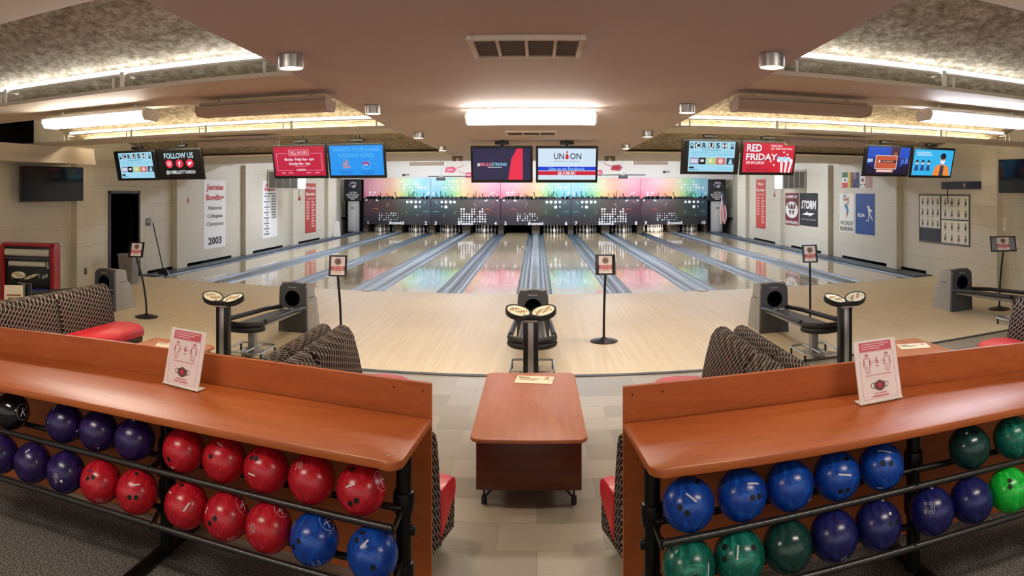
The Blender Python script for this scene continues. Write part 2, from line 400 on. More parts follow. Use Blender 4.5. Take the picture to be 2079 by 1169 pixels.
# ---- lanes
def gutter(x, r=0.1175):
    arc = [(x - r + 2 * r * i / 8.0, -0.012 - 0.062 * math.sin(PI * i / 8)) for i in range(9)]
    return MB().prism([(x - r, 0.0)] + [(x - r + .004, 0.0)] + arc[1:-1] + [(x + r - .004, 0.0), (x + r, 0.0), (x + r, -.11), (x - r, -.11)], YF, 30.88, M_GUT, 'y')
M_MARK = mat('dark_lane_marking', '4a3520', .3)
NUM = ['one', 'two', 'three', 'four', 'five', 'six', 'seven', 'eight', 'nine', 'ten']
for i in range(10):
    xc = pc(i // 2) + (-.875 if i % 2 == 0 else .875)
    b = MB(); b.span((xc - .524, YF, -.1), (xc + .524, 31.95, 0), M_LANE)
    for a in range(-3, 4):
        x = xc + a * .13; y = YF + 4.75 - abs(a) * .24
        b.add([(x - .02, y, .0008), (x + .02, y, .0008), (x, y + .15, .0008)], [(0, 1, 2)], M_MARK)
    for a in (-2, 2):
        for dy in (0, 1.1): b.add([(xc + a * .13 - .012, YF + 10.4 + dy, .0008), (xc + a * .13 + .012, YF + 10.4 + dy, .0008), (xc + a * .13 + .012, YF + 11.2 + dy, .0008), (xc + a * .13 - .012, YF + 11.2 + dy, .0008)], [(0, 1, 2, 3)], M_MARK)
    side = ' beside the left wall' if i == 0 else ' beside the right wall' if i == 9 else ''
    o = solo(b, 'bowling_lane', 'glossy maple bowling lane running to the pins under number %d%s' % (i + 1, side), 'bowling lane', 'bowling lanes')
    for xg in (xc - .524 - .1185, xc + .524 + .1185):
        g = part(gutter(xg), 'gutter', o, True)
for k in range(5):
    x = pc(k); b = MB()
    b.prism([(x - .112, -.1), (x + .112, -.1), (x + .112, .004), (x + .095, .014), (x - .095, .014), (x - .112, .004)], YF, 30.9, M_CAP, 'y')
    for y in range(14, 31, 3): b.span((x - .1, y, .0145), (x + .1, y + .012, .0155), M_CAPD)
    b.box((x, YF - .03, .004), (.16, .12, .024), M_SILV, .006)
    solo(b, 'lane_capping', 'wide light grey capping between lanes %d and %d' % (2 * k + 1, 2 * k + 2), 'lane divider', 'wide lane dividers')
for k in range(4):
    x = pc(k) + 1.655
    b = MB(); b.prism([(x - .014, -.1), (x + .014, -.1), (x + .014, .004), (x, .012), (x - .014, .004)], YF, 30.9, M_CAPD, 'y')
    solo(b, 'lane_capping', 'narrow dark capping between lanes %d and %d' % (2 * k + 2, 2 * k + 3), 'lane divider', 'narrow lane dividers')
for s, nm in ((-1, 'left'), (1, 'right')):
    xe = pc(0 if s < 0 else 4) + s * (1.399 + .24)
    struct(MB().span((xe, YF, -.1), (s * (WX - .08), 30.9, .03), M_GUT), 'trim_2' if s < 0 else 'trim_3')
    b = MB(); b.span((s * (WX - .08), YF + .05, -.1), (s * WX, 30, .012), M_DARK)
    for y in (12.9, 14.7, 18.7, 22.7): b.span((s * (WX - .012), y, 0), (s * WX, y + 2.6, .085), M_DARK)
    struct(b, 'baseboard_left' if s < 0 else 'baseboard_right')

# ---- pins
PIN = [(.026, 0), (.029, .004), (.038, .03), (.053, .075), (.0605, .115), (.058, .15), (.047, .19), (.034, .225), (.0245, .255), (.0235, .27), (.0265, .295), (.0315, .325), (.0325, .343), (.029, .362), (.019, .376), (.004, .381)]
M_PINW = mat('white_pin_coating', 'f2efe8', .25, coat=.3); M_PINR = mat('red_pin_stripe', 'c0202a', .3)
b = MB(); b.lathe(PIN, M_PINW, 10)
for z0, z1, r in ((.245, .252, .027), (.272, .279, .0245)): b.tube([(0, 0, z0), (0, 0, z1)], r + .0012, M_PINR, 10)
pin0 = solo(b, 'bowling_pin', 'white bowling pin', 'bowling pin')
first = True
for i in range(10):
    if i == 4: continue
    xc = pc(i // 2) + (-.875 if i % 2 == 0 else .875); n = 0
    for rw in range(4):
        for c_ in range(rw + 1):
            if n == 0 and first: o = pin0; first = False
            else: o = pin0.copy(); C.objects.link(o)
            o.location = (xc + (c_ - rw / 2) * .305, 30.86 + rw * .264, .0005); n += 1
            o['label'] = 'white bowling pin in the %s pit of lane %s' % ('brightly lit' if i == 8 else 'dark', NUM[i]); o['group'] = 'pins of lane ' + NUM[i]
for k in range(11):   # kickback walls of the pits
    x = pc(0) - 1.655 + k * 1.655
    w_ = .19 if k % 2 else .13
    struct(MB().span((x - w_, 30.9, -.1), (x + w_, 32.2, .60), mat('pit_side_board', '5c5140', .7)), 'wall_kickback')

# ---- masking units
def rainbow(name, flip, dark):
    m = mat(name, '808080', .35)
    tc = nd(m, 'ShaderNodeTexCoord'); sp = nd(m, 'ShaderNodeSeparateXYZ'); lk(m, tc.outputs['Object'], sp.inputs[0])
    t = mth(m, 'MULTIPLY_ADD', sp.outputs[0], (-1 if flip else 1) / 3.31, .5)
    t = mth(m, 'ADD', t, mth(m, 'MULTIPLY', mth(m, 'SUBTRACT', noise(m, tc.outputs['Object'], 1.2, 2), .5), .12))
    c_ = ramp(m, t, [(0.0, 'f2577f'), (.2, 'f4828a'), (.4, 'f09a3e'), (.52, 'ecc76a'), (.63, 'a9d75c'), (.76, '3cc79a'), (.9, '37c2dc'), (1.0, '7fd0ea')])
    z = sp.outputs[2]
    if not dark:
        f = ramp(m, mth(m, 'MULTIPLY_ADD', z, 1.0, -1.25), [(.0, '0c0c0c'), (.3, '444444'), (.85, 'a4a4a4')])
        c_ = mixc(m, f, c_, 'e4e8f2')
    else:
        f = ramp(m, mth(m, 'ADD', mth(m, 'MULTIPLY', z, .9), mth(m, 'MULTIPLY', noise(m, tc.outputs['Object'], 5, 3), .45)), [(.9, '000000'), (1.45, 'b0b0b0')])
        f = ramp(m, mth(m, 'ADD', mth(m, 'MULTIPLY', z, .75), mth(m, 'MULTIPLY', noise(m, tc.outputs['Object'], 6, 3), .6)), [(.82, '000000'), (1.04, '3c3c3c')])
        c_ = mixc(m, f, '2e2e34', c_)
    lk(m, c_, bs(m).inputs['Base Color'])
    return m
M_UP = [rainbow('rainbow_print', False, False), rainbow('rainbow_print_mirrored', True, False)]
M_LO = [rainbow('crowd_print', False, True), rainbow('crowd_print_mirrored', True, True)]
M_DOT = mat('printed_white', 'f4f6f8', .4); M_DOTP = mat('printed_pale', 'cfe6ea', .4); M_SIL = mat('printed_charcoal', '303036', .4)
zb, zs, zt = 0.375, 1.61, 2.62
for k in range(5):
    fl = k % 2; sg = -1 if fl else 1
    rnd = random.Random(11 + fl)
    rt = root('masking_unit', (pc(k), YM, 0), 'rainbow crowd masking panel over lanes %d and %d' % (2 * k + 1, 2 * k + 2), 'masking unit', 'masking units above the pins')
    up = MB(); up.box((0, .04, (zs + zt) / 2), (3.295, .06, zt - zs - .02), M_UP[fl], .006)
    up.M = Matrix.Translation((0, .009, 0))
    def X(x): return x * sg
    for cx_, cz_, nx, nz, st in ((.35, 2.02, 7, 5, .14), (1.25, 1.75, 4, 5, .135), (.1, 2.3, 4, 2, .15), (-1.45, 1.68, 4, 3, .12)):
        for a in range(nx):
            for c_ in range(nz):
                r = rnd.uniform(.012, .062)
                if rnd.random() < .78 and abs(cx_ + a * st) < 1.6 and cz_ + c_ * st < zt - .08: up.disc(X(cx_ + a * st), cz_ + c_ * st, r, M_DOT if r > .035 else M_DOTP, 1, 10)
    for a in range(46):                                  # crowd outline along the lower edge: heads and raised arms
        x = -1.6 + 3.2 * a / 45 + rnd.uniform(-.03, .03)
        if a % 3: r = rnd.uniform(.05, .10); up.disc(X(x), zs + .011 + r * .3, r, M_SIL, 2, 12, r * rnd.uniform(.9, 1.3))
        if rnd.random() < .42:
            h = .10 + .28 * rnd.random() ** 2; l = rnd.uniform(-.09, .09); w_ = rnd.uniform(.014, .026)
            up.poly([(X(x - w_), zs + .011), (X(x + w_), zs + .011), (X(x + l + w_ * .6), zs + h), (X(x + l - w_ * .6), zs + h)][::sg], M_SIL, 3)
            up.disc(X(x + l), zs + h, w_ * 1.3, M_SIL, 3, 8)
    up.M = None
    part(up, 'upper_panel', rt)
    lo = MB(); lo.box((0, .04, (zb + zs) / 2), (3.295, .08, zs - zb - .03), M_LO[fl], .006)
    lo.M = Matrix.Translation((0, -.001, 0))
    for (x, z, r) in ((.52, 1.47, .065), (.71, 1.47, .07), (.93, 1.47, .068), (1.13, 1.47, .062), (.93, 1.24, .075), (1.13, 1.25, .035), (1.38, 1.47, .02), (-1.5, 1.55, .045), (-1.0, 1.55, .04), (-.93, 1.52, .03)):
        lo.disc(X(x), z, r, M_DOT, 1, 12)
    if not fl:
        for a in range(9):
            for c_ in range(4):
                if rnd.random() < .62: lo.disc(-.85 + a * .115, .62 + c_ * .1, rnd.uniform(.012, .04), M_DOT if rnd.random() < .6 else M_DOTP, 1, 8)
    else:
        for a in range(11):
            for c_ in range(6):
                if c_ < 2 + 4 * abs(math.sin(a * .9)) and rnd.random() < .93: lo.disc(-.32 + a * .125, .56 + c_ * .115, rnd.uniform(.028, .05), M_DOT, 1, 8)
    for (x, z, r, a0, a1, h) in ((-1.05, .95, .22, .3, 2.6, 'c4604f'), (-.2, 1.2, .3, 2.2, 3.1, 'b7a089'), (-1.2, 1.32, .2, 1.6, 2.9, 'b85a78'), (.25, .85, .28, .1, .9, '7d9a86'), (1.5, 1.28, .22, 1.7, 2.9, '5fb0a4'), (1.4, .8, .25, .7, 2.3, '6fa7a8'), (.75, .75, .3, 0, .6, '7fa5a8')):
        mm = mat('printed_' + h, h, .4)
        for q in range(7):
            t0 = a0 + (a1 - a0) * q / 7; t1 = a0 + (a1 - a0) * (q + 1) / 7; w0 = .03 * math.sin(PI * (q + .1) / 7.2); w1 = .03 * math.sin(PI * min(q + 1.1, 7) / 7.2)
            P = [(x + r * math.cos(t0), z + r * math.sin(t0)), (x + (r - w0) * math.cos(t0), z + (r - w0) * math.sin(t0)), (x + (r - w1) * math.cos(t1), z + (r - w1) * math.sin(t1)), (x + r * math.cos(t1), z + r * math.sin(t1))]
            P = [(X(p[0]), p[1]) for p in P]
            lo.poly(P if fl else P[::-1], mm, 1)
    lo.text('Brunswick', 0, zb + .10, .15, M_DOT, 2, .74, .03, shear=.2)
    lo.text(str(2 * k + 1), -1.42, zb + .10, .16, M_DOT, 2, None, .03); lo.text(str(2 * k + 2), 1.42, zb + .10, .16, M_DOT, 2, None, .03)
    part(lo, 'lower_panel', rt)
# ------------------------------------------------------------------ lamps, vents and other things on the ceiling
M_GLOWW = mat('lit_diffuser', 'ffffff', .5, emit='fff7ec', es=E_TUBE); M_GLOWC = mat('lit_diffuser_cool', 'ffffff', .5, emit='eaf0ff', es=E_TUBE * 1.7)
M_GLOWS = mat('lit_side_diffuser', 'ffffff', .5, emit='fff6e8', es=E_TUBE * 1.7)
M_COVEW = mat('lit_cove_tube', 'ffffff', .5, emit='fff4e4', es=E_COVE); M_COVEC = mat('lit_cove_tube_cool', 'ffffff', .5, emit='eaf0ff', es=E_COVE)
M_COVEF = mat('lit_far_cove_tube', 'ffffff', .5, emit='fff4e4', es=3.2)
M_LANEL = mat('lane_tube', 'ffffff', .5, emit='dfeaff', es=E_LANE)
M_WRAP = mat('white_lamp_end', 'efe9dd', .4)
def wrap_light(p, label, glow=None, L=1.24, group='four foot ceiling lights', rz=0.0, drop=0.0, pan=False):
    """surface wrap-around lamp hung a little under the soffit; long axis x"""
    p = (p[0], p[1], p[2] - .025)
    o = root('ceiling_light', p, label, 'ceiling light', group, rz)
    hs = MB(); hm = M_WRAP if glow else M_FIX
    hs.box((0, 0, -.03), (L - .02, .16, .026), hm, .004)
    for x in (-L * .36, L * .36): hs.cyl((x, 0, -.02), (x, 0, drop + .025), .012, hm, seg=8)
    if pan: hs.box((0, 0, -.047), (L - .02, .285, .012), hm, .003)
    part(hs, 'housing', o)
    d = MB(); g = glow or M_FIX
    d.prism([(-.125, -.052), (.125, -.052), (.13, -.085), (.095, -.128), (-.095, -.128), (-.13, -.085)], -L / 2 + .012, L / 2 - .012, g, 'x')
    part(d, 'diffuser', o)
    for s in (-1, 1):
        e = MB(); e.prism([(-.13, -.045), (.13, -.045), (.135, -.087), (.098, -.132), (-.098, -.132), (-.135, -.087)], s * (L / 2 - .012), s * (L / 2 + .004), hm, 'x'); part(e, 'end_cap', o)
    return o
wrap_light((-.055, 6.22, ZC), 'lit ceiling light in the middle strip above the centre table', M_GLOWW)
wrap_light((-3.92, 4.92, ZC), 'lit ceiling light under the left cross beam', M_GLOWS, pan=True)
wrap_light((3.93, 4.92, ZC), 'lit ceiling light under the right cross beam', M_GLOWC, pan=True)
wrap_light((-2.2, 4.95, ZC), 'unlit brown ceiling fixture on the near left cross beam', L=1.16, group='unlit ceiling fixtures')
wrap_light((2.13, 4.95, ZC), 'unlit brown ceiling fixture on the near right cross beam', L=1.17, group='unlit ceiling fixtures')
wrap_light((-4.15, 8.42, ZC), 'unlit ceiling fixture above the red hours screen on the left', L=1.2, group='unlit ceiling fixtures')
wrap_light((4.0, 8.42, ZC), 'unlit ceiling fixture above the red popcorn screen on the right', L=1.2, group='unlit ceiling fixtures')
wrap_light((-3.72, 22, 3.02), 'unlit lane fixture hanging over lanes 3 and 4', L=1.2, group='unlit lane fixtures', drop=.48)
wrap_light((3.85, 22, 3.05), 'unlit lane fixture hanging over lanes 7 and 8', L=1.2, group='unlit lane fixtures', drop=.45)
for s, side in ((-1, 'left'), (1, 'right')):
    wrap_light((s * 8.55, 16.9, 2.96), 'unlit fixture along the %s wall beyond the soffit' % side, L=1.4, group='unlit lane fixtures', rz=PI / 2, drop=.54)
for x, nm in ((-2.35, 'left'), (2.3, 'right')): wrap_light((x, .95, ZC), 'lit ceiling light behind the %s ball rack' % nm, M_GLOWW)

for (u, v, nm) in ((591, 112, 'nearest on the left edge of the middle strip'), (758, 214, 'second on the left edge of the middle strip'), (850, 269, 'third on the left edge of the middle strip'), (898, 297, 'farthest on the left edge of the middle strip'),
                   (1567, 110, 'nearest on the right edge of the middle strip'), (1394, 212, 'second on the right edge of the middle strip'), (1315, 266, 'third on the right edge of the middle strip'), (1271, 293, 'farthest on the right edge of the middle strip')):
    p = px(u, v, z=ZC); o = root('downlight', p, 'silver can downlight, ' + nm, 'downlight', 'silver can downlights')
    b = MB(); b.lathe([(.066, -.074), (.07, -.08), (.074, -.08), (.076, -.07), (.076, -.005), (.07, 0)], M_BRUSH, 24); part(b, 'can', o)
    ld = bpy.data.lights.new('downlight_beam', 'SPOT'); ld.energy = 45; ld.spot_size = 2.1; ld.spot_blend = .8; ld.color = (1, .86, .66); ld.shadow_soft_size = .06
    lo_ = bpy.data.objects.new('downlight_beam', ld); C.objects.link(lo_); lo_.parent = o; lo_.location = (0, 0, -.085)
    b = MB(); b.lathe([(.067, -.0755), (.05, -.078), (.0, -.079)], mat('warm_lens', 'ffe9c8', .4, emit='ffe2b8', es=E_CAN), 24); part(b, 'lens', o)
M_VENT = mat('taupe_vent_mesh', '7a6a5c', .6)
for (x0, x1, y0, y1, n, nm) in ((-.36, .25, 3.31, 3.78, 4, 'large white framed ceiling vent nearest the viewer'), (-.42, .27, 8.55, 9.1, 3, 'far white ceiling vent beyond the middle light')):
    o = root('ceiling_vent', ((x0 + x1) / 2, (y0 + y1) / 2, ZC), nm, 'air vent', 'vents in the middle strip')
    b = MB(); hw, hd = (x1 - x0) / 2, (y1 - y0) / 2
    for s in (-1, 1): b.box((s * (hw - .015), 0, -.014), (.03, hd * 2, .028), M_SOFFIT, .004); b.box((0, s * (hd - .012), -.014), (hw * 2 - .06, .024, .028), M_SOFFIT, .004)
    for k in range(1, n): b.box((-hw + 2 * hw * k / n, 0, -.013), (.018, hd * 2 - .04, .024), M_SOFFIT, .003)
    part(b, 'frame', o)
    b = MB(); b.box((0, 0, -.008), (hw * 2 - .05, hd * 2 - .04, .008), M_VENT)
    for k in range(12): b.box((0, -hd + .04 + (2 * hd - .08) * k / 11, -.014), (hw * 2 - .07, .005, .006), M_VENT)
    part(b, 'grille', o)

def cove(x0, x1, y, z, m, label, ztop):
    o = root('cove_light', ((x0 + x1) / 2, y, ZC + .03), label, 'strip light', 'strip lights behind the cross beams')
    s = 1 if x1 > x0 else -1
    b = MB(); b.span((x0, y - .03, z), (x1, y + .03, z + .018), M_WHITE, .004); part(b, 'channel', o, True)
    b = MB(); b.tube([(x0 + s * .02, y - .005, z + .038), (x1 - s * .02, y - .005, z + .038)], .02, m, 10); part(b, 'tube', o, True)
    n = max(2, int(abs(x1 - x0) / 1.2)); 
    for k in range(n + 1):
        x = x0 + (x1 - x0) * k / n
        b = MB(); b.box((x, y - .06, (ZC + .03 + z) / 2 + .012), (.04, .012, z - ZC - .03 + .024), M_WHITE)
        b.box((x, y + .02, z - .008), (.03, .17, .014), M_WHITE); part(b, 'bracket', o, True)
        b = MB(); b.box((x + s * .16, y + .03, (ZC + .03 + z) / 2), (.022, .012, z - ZC - .03), M_WHITE); part(b, 'bracket', o, True)
    return o
for s, side, m in ((-1, 'left', M_COVEC), (1, 'right', M_COVEC)):
    e = 1.9 if s < 0 else 1.8
    cove(s * (e - .08), s * 7.45, 4.44, 2.955, m, 'bright strip light on brackets behind the near %s cross beam' % side, 3)
    cove(s * (e + .05), s * 7.3, 8.40, 2.93, M_COVEF, 'bright strip light on brackets behind the far %s cross beam' % side, 3)
    cove(s * (e + .05), s * 7.3, 8.92, 2.815, mat('bay_fill_tube', 'ffffff', .5, emit='ffedcc', es=60), 'unseen strip light added above the far %s cross beam to light the bay beyond' % side, 3)  # added strip, hidden by the beam, brightens the bay beyond
    cove(s * (e - .15), s * 7.45, .62, 2.9, M_COVEW, 'bright strip light above the %s ball rack' % side, 3)
for x in (-6, -2, 2, 6):          # lamps over the lanes, hidden behind the drop of the soffit
    wrap_light((x, 19.5, 3.5), 'lit lamp over the lanes behind the ceiling drop', M_LANEL, 1.8, 'lamps over the lanes')
    wrap_light((x, 27.3, 3.5), 'lit lamp high over the lanes near the masking', M_LANEL, 1.8, 'lamps over the lanes')
# lamp inside the pit of lane 9
b = MB(); b.box((pc(4) - .875, 30.80, .585), (.9, .05, .03), mat('pin_lamp', 'ffffff', .5, emit='fff6ea', es=30)); solo(b, 'pin_light', 'lamp over the pins of lane 9', 'lamp')

# ------------------------------------------------------------------ screens
def monitor(x, zc, label, draw, bar=0.0):
    o = root('wall_television' if bar < 0 else 'television', (x, 10.2, zc), label, 'television', 'televisions above the lanes', 0, math.radians(16))
    b = MB(); b.span((-.485, .002, -.295), (.485, .05, .293), M_BLACKP, .008); b.box((0, .07, 0), (.5, .06, .3), M_BLACKP, .02); part(b, 'casing', o)
    s = MB(); s.span((-.452, -.004, -.247), (.452, .003, .262), em('050507')); s.M = Matrix.Translation((0, -.0045, .0075)); draw(s); part(s, 'screen', o)
    b = MB(); b.cyl((x, 10.3, zc + .05), (x, 10.3, 2.78 if abs(x) < 1.6 else 3.375), .022, M_BLACKP, seg=10); b.box((x, 10.26, zc + .34), (.22, .12, .055), M_BLACKP, .01); b.box((x, 10.29, zc), (.2, .06, .2), M_BLACKP)
    part(b, 'ceiling_mount', o, True)
    return o
W_, K_ = em('f4f8fb'), em('08080c')
def d_crush(s):
    A = em('9fd6ec'); s.rect(-.37, -.25, .40, .25, A, 1)
    x = -.23
    for i, ch in enumerate('CRU5H'):
        s.rect(x - .045, .135, x + .045, .225, K_ if i in (0, 2, 4) else A, 2)
        s.text(ch, x, .18, .085 if i % 2 else .075, W_ if i in (0, 2, 4) else K_, 3, .07, .03); x += .112
    for sx in (-.325, .35):
        s.ring(sx, .19, .03, .01, K_, 2, 14); s.poly([(sx - .03, .13), (sx + .03, .13), (sx + .02, .16), (sx - .02, .16)], K_, 2)
    s.rect(-.15, .10, .16, .11, em('3b8fae'), 2)
    for i in range(4): s.rect(-.33, .08 - i * .022, .37 - .05 * (i == 3), .087 - i * .022, em('74bcd8'), 2)
    for x0, x1, c_ in ((-.34, -.21, '8f8fb4'), (-.20, -.08, '0c0c10'), (-.06, .09, 'b3c98a'), (.09, .25, 'c66a6a'), (.27, .40, '23333f')):
        s.rect(x0, -.13, x1, -.02, em(c_), 2)
    s.rect(-.33, -.105, -.22, -.045, em('d8d2e6'), 3); s.rect(-.17, -.09, -.11, -.05, em('d8d8dc'), 3); s.disc(.0, -.07, .035, em('e6dfb6'), 3); s.disc(.17, -.075, .04, em('e8c2bb'), 3); s.poly([(.30, -.12), (.37, -.12), (.35, -.03), (.32, -.05)], em('9fd6ec'), 3)
    s.rect(-.35, -.2, -.27, -.17, K_, 2); s.rect(-.35, -.225, -.2, -.215, em('3b8fae'), 2)
    for i in range(2): s.rect(.12, -.19 - .025 * i, .38, -.183 - .025 * i, em('74bcd8'), 2)
def d_follow(s):
    s.text('FOLLOW US', 0, .155, .10, em('bfe3f2'), 2, .62, .02)
    Rr = em('e2304a')
    for x in (-.22, 0, .22): s.disc(x, .005, .085, Rr, 2, 7)
    s.frame(-.255, -.03, -.185, .04, .008, W_, 3); s.ring(-.22, .005, .02, .006, W_, 3, 12); s.disc(-.198, .027, .005, W_, 3, 6)
    s.text('f', 0, .0, .085, W_, 3, None, .04)
    s.poly([(.175, -.025), (.21, -.03), (.25, .0), (.262, .035), (.24, .04), (.225, .02), (.18, .035), (.19, .0)], W_, 3)
    s.text('@UCMELLIOTTUNION', 0, -.155, .06, W_, 2, .62, .01)
def d_hours(s):
    R2, P = em('c01840'), em('f7c9d2'); s.rect(-.43, -.25, .43, .25, em('8f1030'), 1); s.rect(-.45, -.25, .45, .25, R2, 2)
    s.rect(-.40, .13, -.2, .135, P, 3); s.rect(.2, .13, .40, .135, P, 3); s.rect(-.40, -.16, -.395, .135, P, 3); s.rect(.395, -.16, .40, .135, P, 3); s.rect(-.40, -.16, -.12, -.155, P, 3); s.rect(.12, -.16, .40, -.155, P, 3)
    s.frame(-.18, .095, .18, .195, .006, P, 3); s.text('FALL HOURS', 0, .145, .06, P, 3, .30, .01)
    s.text('Monday - Friday 9am - 6pm', 0, .035, .045, W_, 3, .52, .012); s.text('Saturday 9am - 3pm', 0, -.04, .045, W_, 3, .38, .012)
    s.text('UNION', .02, -.15, .035, W_, 3, None, .01); s.rect(-.1, -.09, .12, -.085, P, 3)
    for x in (-.3, -.17, .15, .3): s.rect(x - .04, -.205, x + .04, -.195, P, 3)
def d_wash(s):
    s.rect(-.45, -.25, .45, .25, em('1793f0'), 1); D = em('4fb6f2')
    s.text("WHAT'S YOUR HAND", 0, .18, .065, D, 2, .78, .012); s.text('WASHING SONG?', 0, .085, .065, D, 2, .62, .012)
    for x, z, r in ((-.3, .0, .02), (-.2, .03, .012), (.25, .02, .018), (.33, -.06, .012), (-.35, -.1, .012), (0, -.02, .016), (.08, -.13, .01)): s.disc(x, z, r, em('33a4f4'), 2)
    Sk = em('b08fa8')
    s.poly([(-.24, -.13), (-.11, -.13), (-.1, -.1), (-.16, -.09), (-.23, -.1)], Sk, 2); s.poly([(-.23, -.1), (-.17, -.09), (-.14, .0), (-.17, .02), (-.2, -.04), (-.24, -.06)], Sk, 3)
    s.ring(-.19, -.05, .06, .012, em('8f7f9a'), 4)
    s.rect(.1, -.09, .21, -.03, em('2c2c8c'), 2); s.rect(.1, -.055, .21, -.035, em('d84a7a'), 3); s.rect(.115, -.085, .195, -.07, W_, 3); s.ring(.16, -.08, .07, .008, em('8fc2ee'), 2); s.rect(.152, -.03, .17, .03, em('3a5a9c'), 2)
    for x in (-.18, .17):
        for i in range(3): s.rect(x - .12 + .01 * i, -.185 - .022 * i, x + .12 - .012 * i, -.175 - .022 * i, em('0f70c4'), 2)
def d_strong(s):
    s.rect(-.45, -.25, .45, .25, em('2a2a4a'), 1)
    s.text('#', -.36, .0, .055, W_, 2, None, .015); s.text('MULE', -.245, .0, .052, em('f2708c'), 2, .165, .02); s.text('STRONG', -.04, .0, .052, em('8fd2ec'), 2, .235, .02)
    s.rect(-.22, -.052, .0, -.046, W_, 2)
    s.poly([(.10, -.25), (.33, -.25), (.33, .25), (.24, .25), (.15, .08)], em('e8304e'), 2)
def d_union(s):
    s.rect(-.45, -.25, .45, .25, em('cfe3f4'), 1); s.rect(-.45, -.10, .45, -.04, em('1a3fd0'), 2); s.rect(-.45, -.175, .45, -.11, em('c8203c'), 2)
    B = em('1a1a24')
    s.text('UN', -.125, .13, .095, B, 3, .155, .012); s.text('ON', .135, .13, .095, B, 3, .175, .012)
    s.poly([(-.018, .08), (.018, .08), (.027, .11), (.02, .145), (.012, .165), (-.012, .165), (-.02, .145), (-.027, .11)], em('c8202c'), 3); s.disc(0, .195, .015, em('c8202c'), 3)
    s.text('BOWLING CENTER', 0, .045, .022, em('7f8896'), 3, .40, 0)
    s.text('Like us on Facebook', 0, -.07, .042, em('9fd0f2'), 3, .56, .012); s.text('@UCMUBC', 0, -.143, .045, W_, 3, .28, .016)
def d_red(s):
    s.rect(-.45, -.25, .45, .25, em('cf1f38'), 1); Wd = em('fbeef0'); Sh = em('2a2e6a')
    for dx, L, m in ((.008, 2, Sh), (0, 3, Wd)):
        s.text('RED', -.265 + dx, .165 - dx, .12, m, L, .26, .025); s.text('FRIDAY', -.125 + dx, .015 - dx, .105, m, L, .55, .025)
    s.text('WEAR RED,', .12, .205, .032, Wd, 3, .2, .012); s.text('GET FREE POPCORN', .21, .155, .032, Wd, 3, .38, .012)
    s.text('09.04.2020', -.235, -.085, .045, Wd, 3, .32, .014); s.text('1-4PM AT THE', -.27, -.155, .03, em('4a1020'), 3, .24, .012); s.text('INFORMATION DESK', -.185, -.205, .03, em('4a1020'), 3, .40, .012)
    for i in range(6):
        x0 = .18 + i * .042; x1 = .13 + i * .055 + .0
        s.poly([(.20 + i * .032, -.25), (.20 + (i + 1) * .032, -.25), (.165 + (i + 1) * .045, -.05), (.165 + i * .045, -.05)], Wd if i % 2 else em('d82a40'), 3)
    for i in range(9): s.disc(.18 + (i % 5) * .055, -.04 + .03 * (i // 5) + .01 * (i % 2), .032, em('8fd0e8') if i % 2 else Wd, 4, 9)
    for x, z in ((.33, .06), (.37, .0), (.26, .1), (.1, -.12), (.2, -.0), (.04, -.06)): s.disc(x, z, .017, Wd, 3, 8)
def d_show(s):
    s.rect(-.43, -.25, .45, .25, em('1a2a78'), 1); s.rect(-.43, .05, .45, .25, em('1c4fc4'), 2); s.rect(-.43, -.25, .45, -.12, em('15123a'), 2)
    s.rect(.05, .03, .24, .25, em('4a2a3c'), 3); s.disc(.15, .13, .035, em('8c5a4a'), 4)
    for i in range(10): s.rect(-.42 + i * .088, -.05 - .02 * (i % 3), -.36 + i * .088, .03 + .02 * (i % 2), em(('5b74c8', '2a2452', '3f6ad0')[i % 3]), 3)
    s.rect(-.42, -.03, -.31, .03, em('a8c4f2'), 4)
    s.frame(-.26, -.16, .2, .10, .014, em('d8c8c4'), 4); s.rect(-.246, -.146, .186, .086, em('c0583c'), 5); s.rect(-.15, -.035, .18, .005, em('2c1420'), 6); s.rect(-.12, -.02, .12, -.01, em('e8c8b8'), 7); s.disc(-.17, -.015, .02, W_, 7)
    s.rect(-.22, -.22, .14, -.165, em('d88a7a'), 4); s.rect(-.2, -.205, .1, -.18, em('f2d8d0'), 5)
    for x in (-.38, .33, .41): s.poly([(x - .04, -.25), (x + .04, -.25), (x + .02, -.06), (x - .02, -.06)], em('1a0f2c'), 5)
def d_mask(s):
    s.rect(-.45, -.25, .45, .25, em('35b4ec'), 1); P = em('e8e8f8')
    s.rect(-.39, .175, -.08, .205, em('a8d8f4'), 2); s.rect(-.39, .13, -.04, .16, em('a8d8f4'), 2)
    sk, hr = em('b08878'), em('1c1a24')
    s.poly([(.02, -.25), (.42, -.25), (.37, -.08), (.28, -.03), (.15, -.03), (.06, -.08)], em('f08a3c'), 2); s.poly([(.17, -.25), (.27, -.25), (.26, -.05), (.18, -.05)], em('3a3a48'), 3)
    s.rect(.19, -.07, .25, .02, sk, 3); s.disc(.22, .06, .062, sk, 4, 16, .08); s.disc(.22, .13, .068, hr, 5, 14, .06); s.poly([(.16, .05), (.28, .05), (.26, -.01), (.22, -.025), (.18, -.01)], P, 6)
    for x in (-.36, -.23, -.10):
        s.poly([(x - .05, -.16), (x + .05, -.16), (x + .03, -.05), (x - .03, -.05)], em('2a4a8c'), 2); s.disc(x, -.01, .03, sk, 3, 12, .038); s.disc(x, .025, .032, hr, 4, 12, .022); s.rect(x - .024, -.032, x + .024, -.008, P, 5)
    for x in (-.30, -.165): s.text('x', x, .055, .03, em('2a78b4'), 2, None, 0)
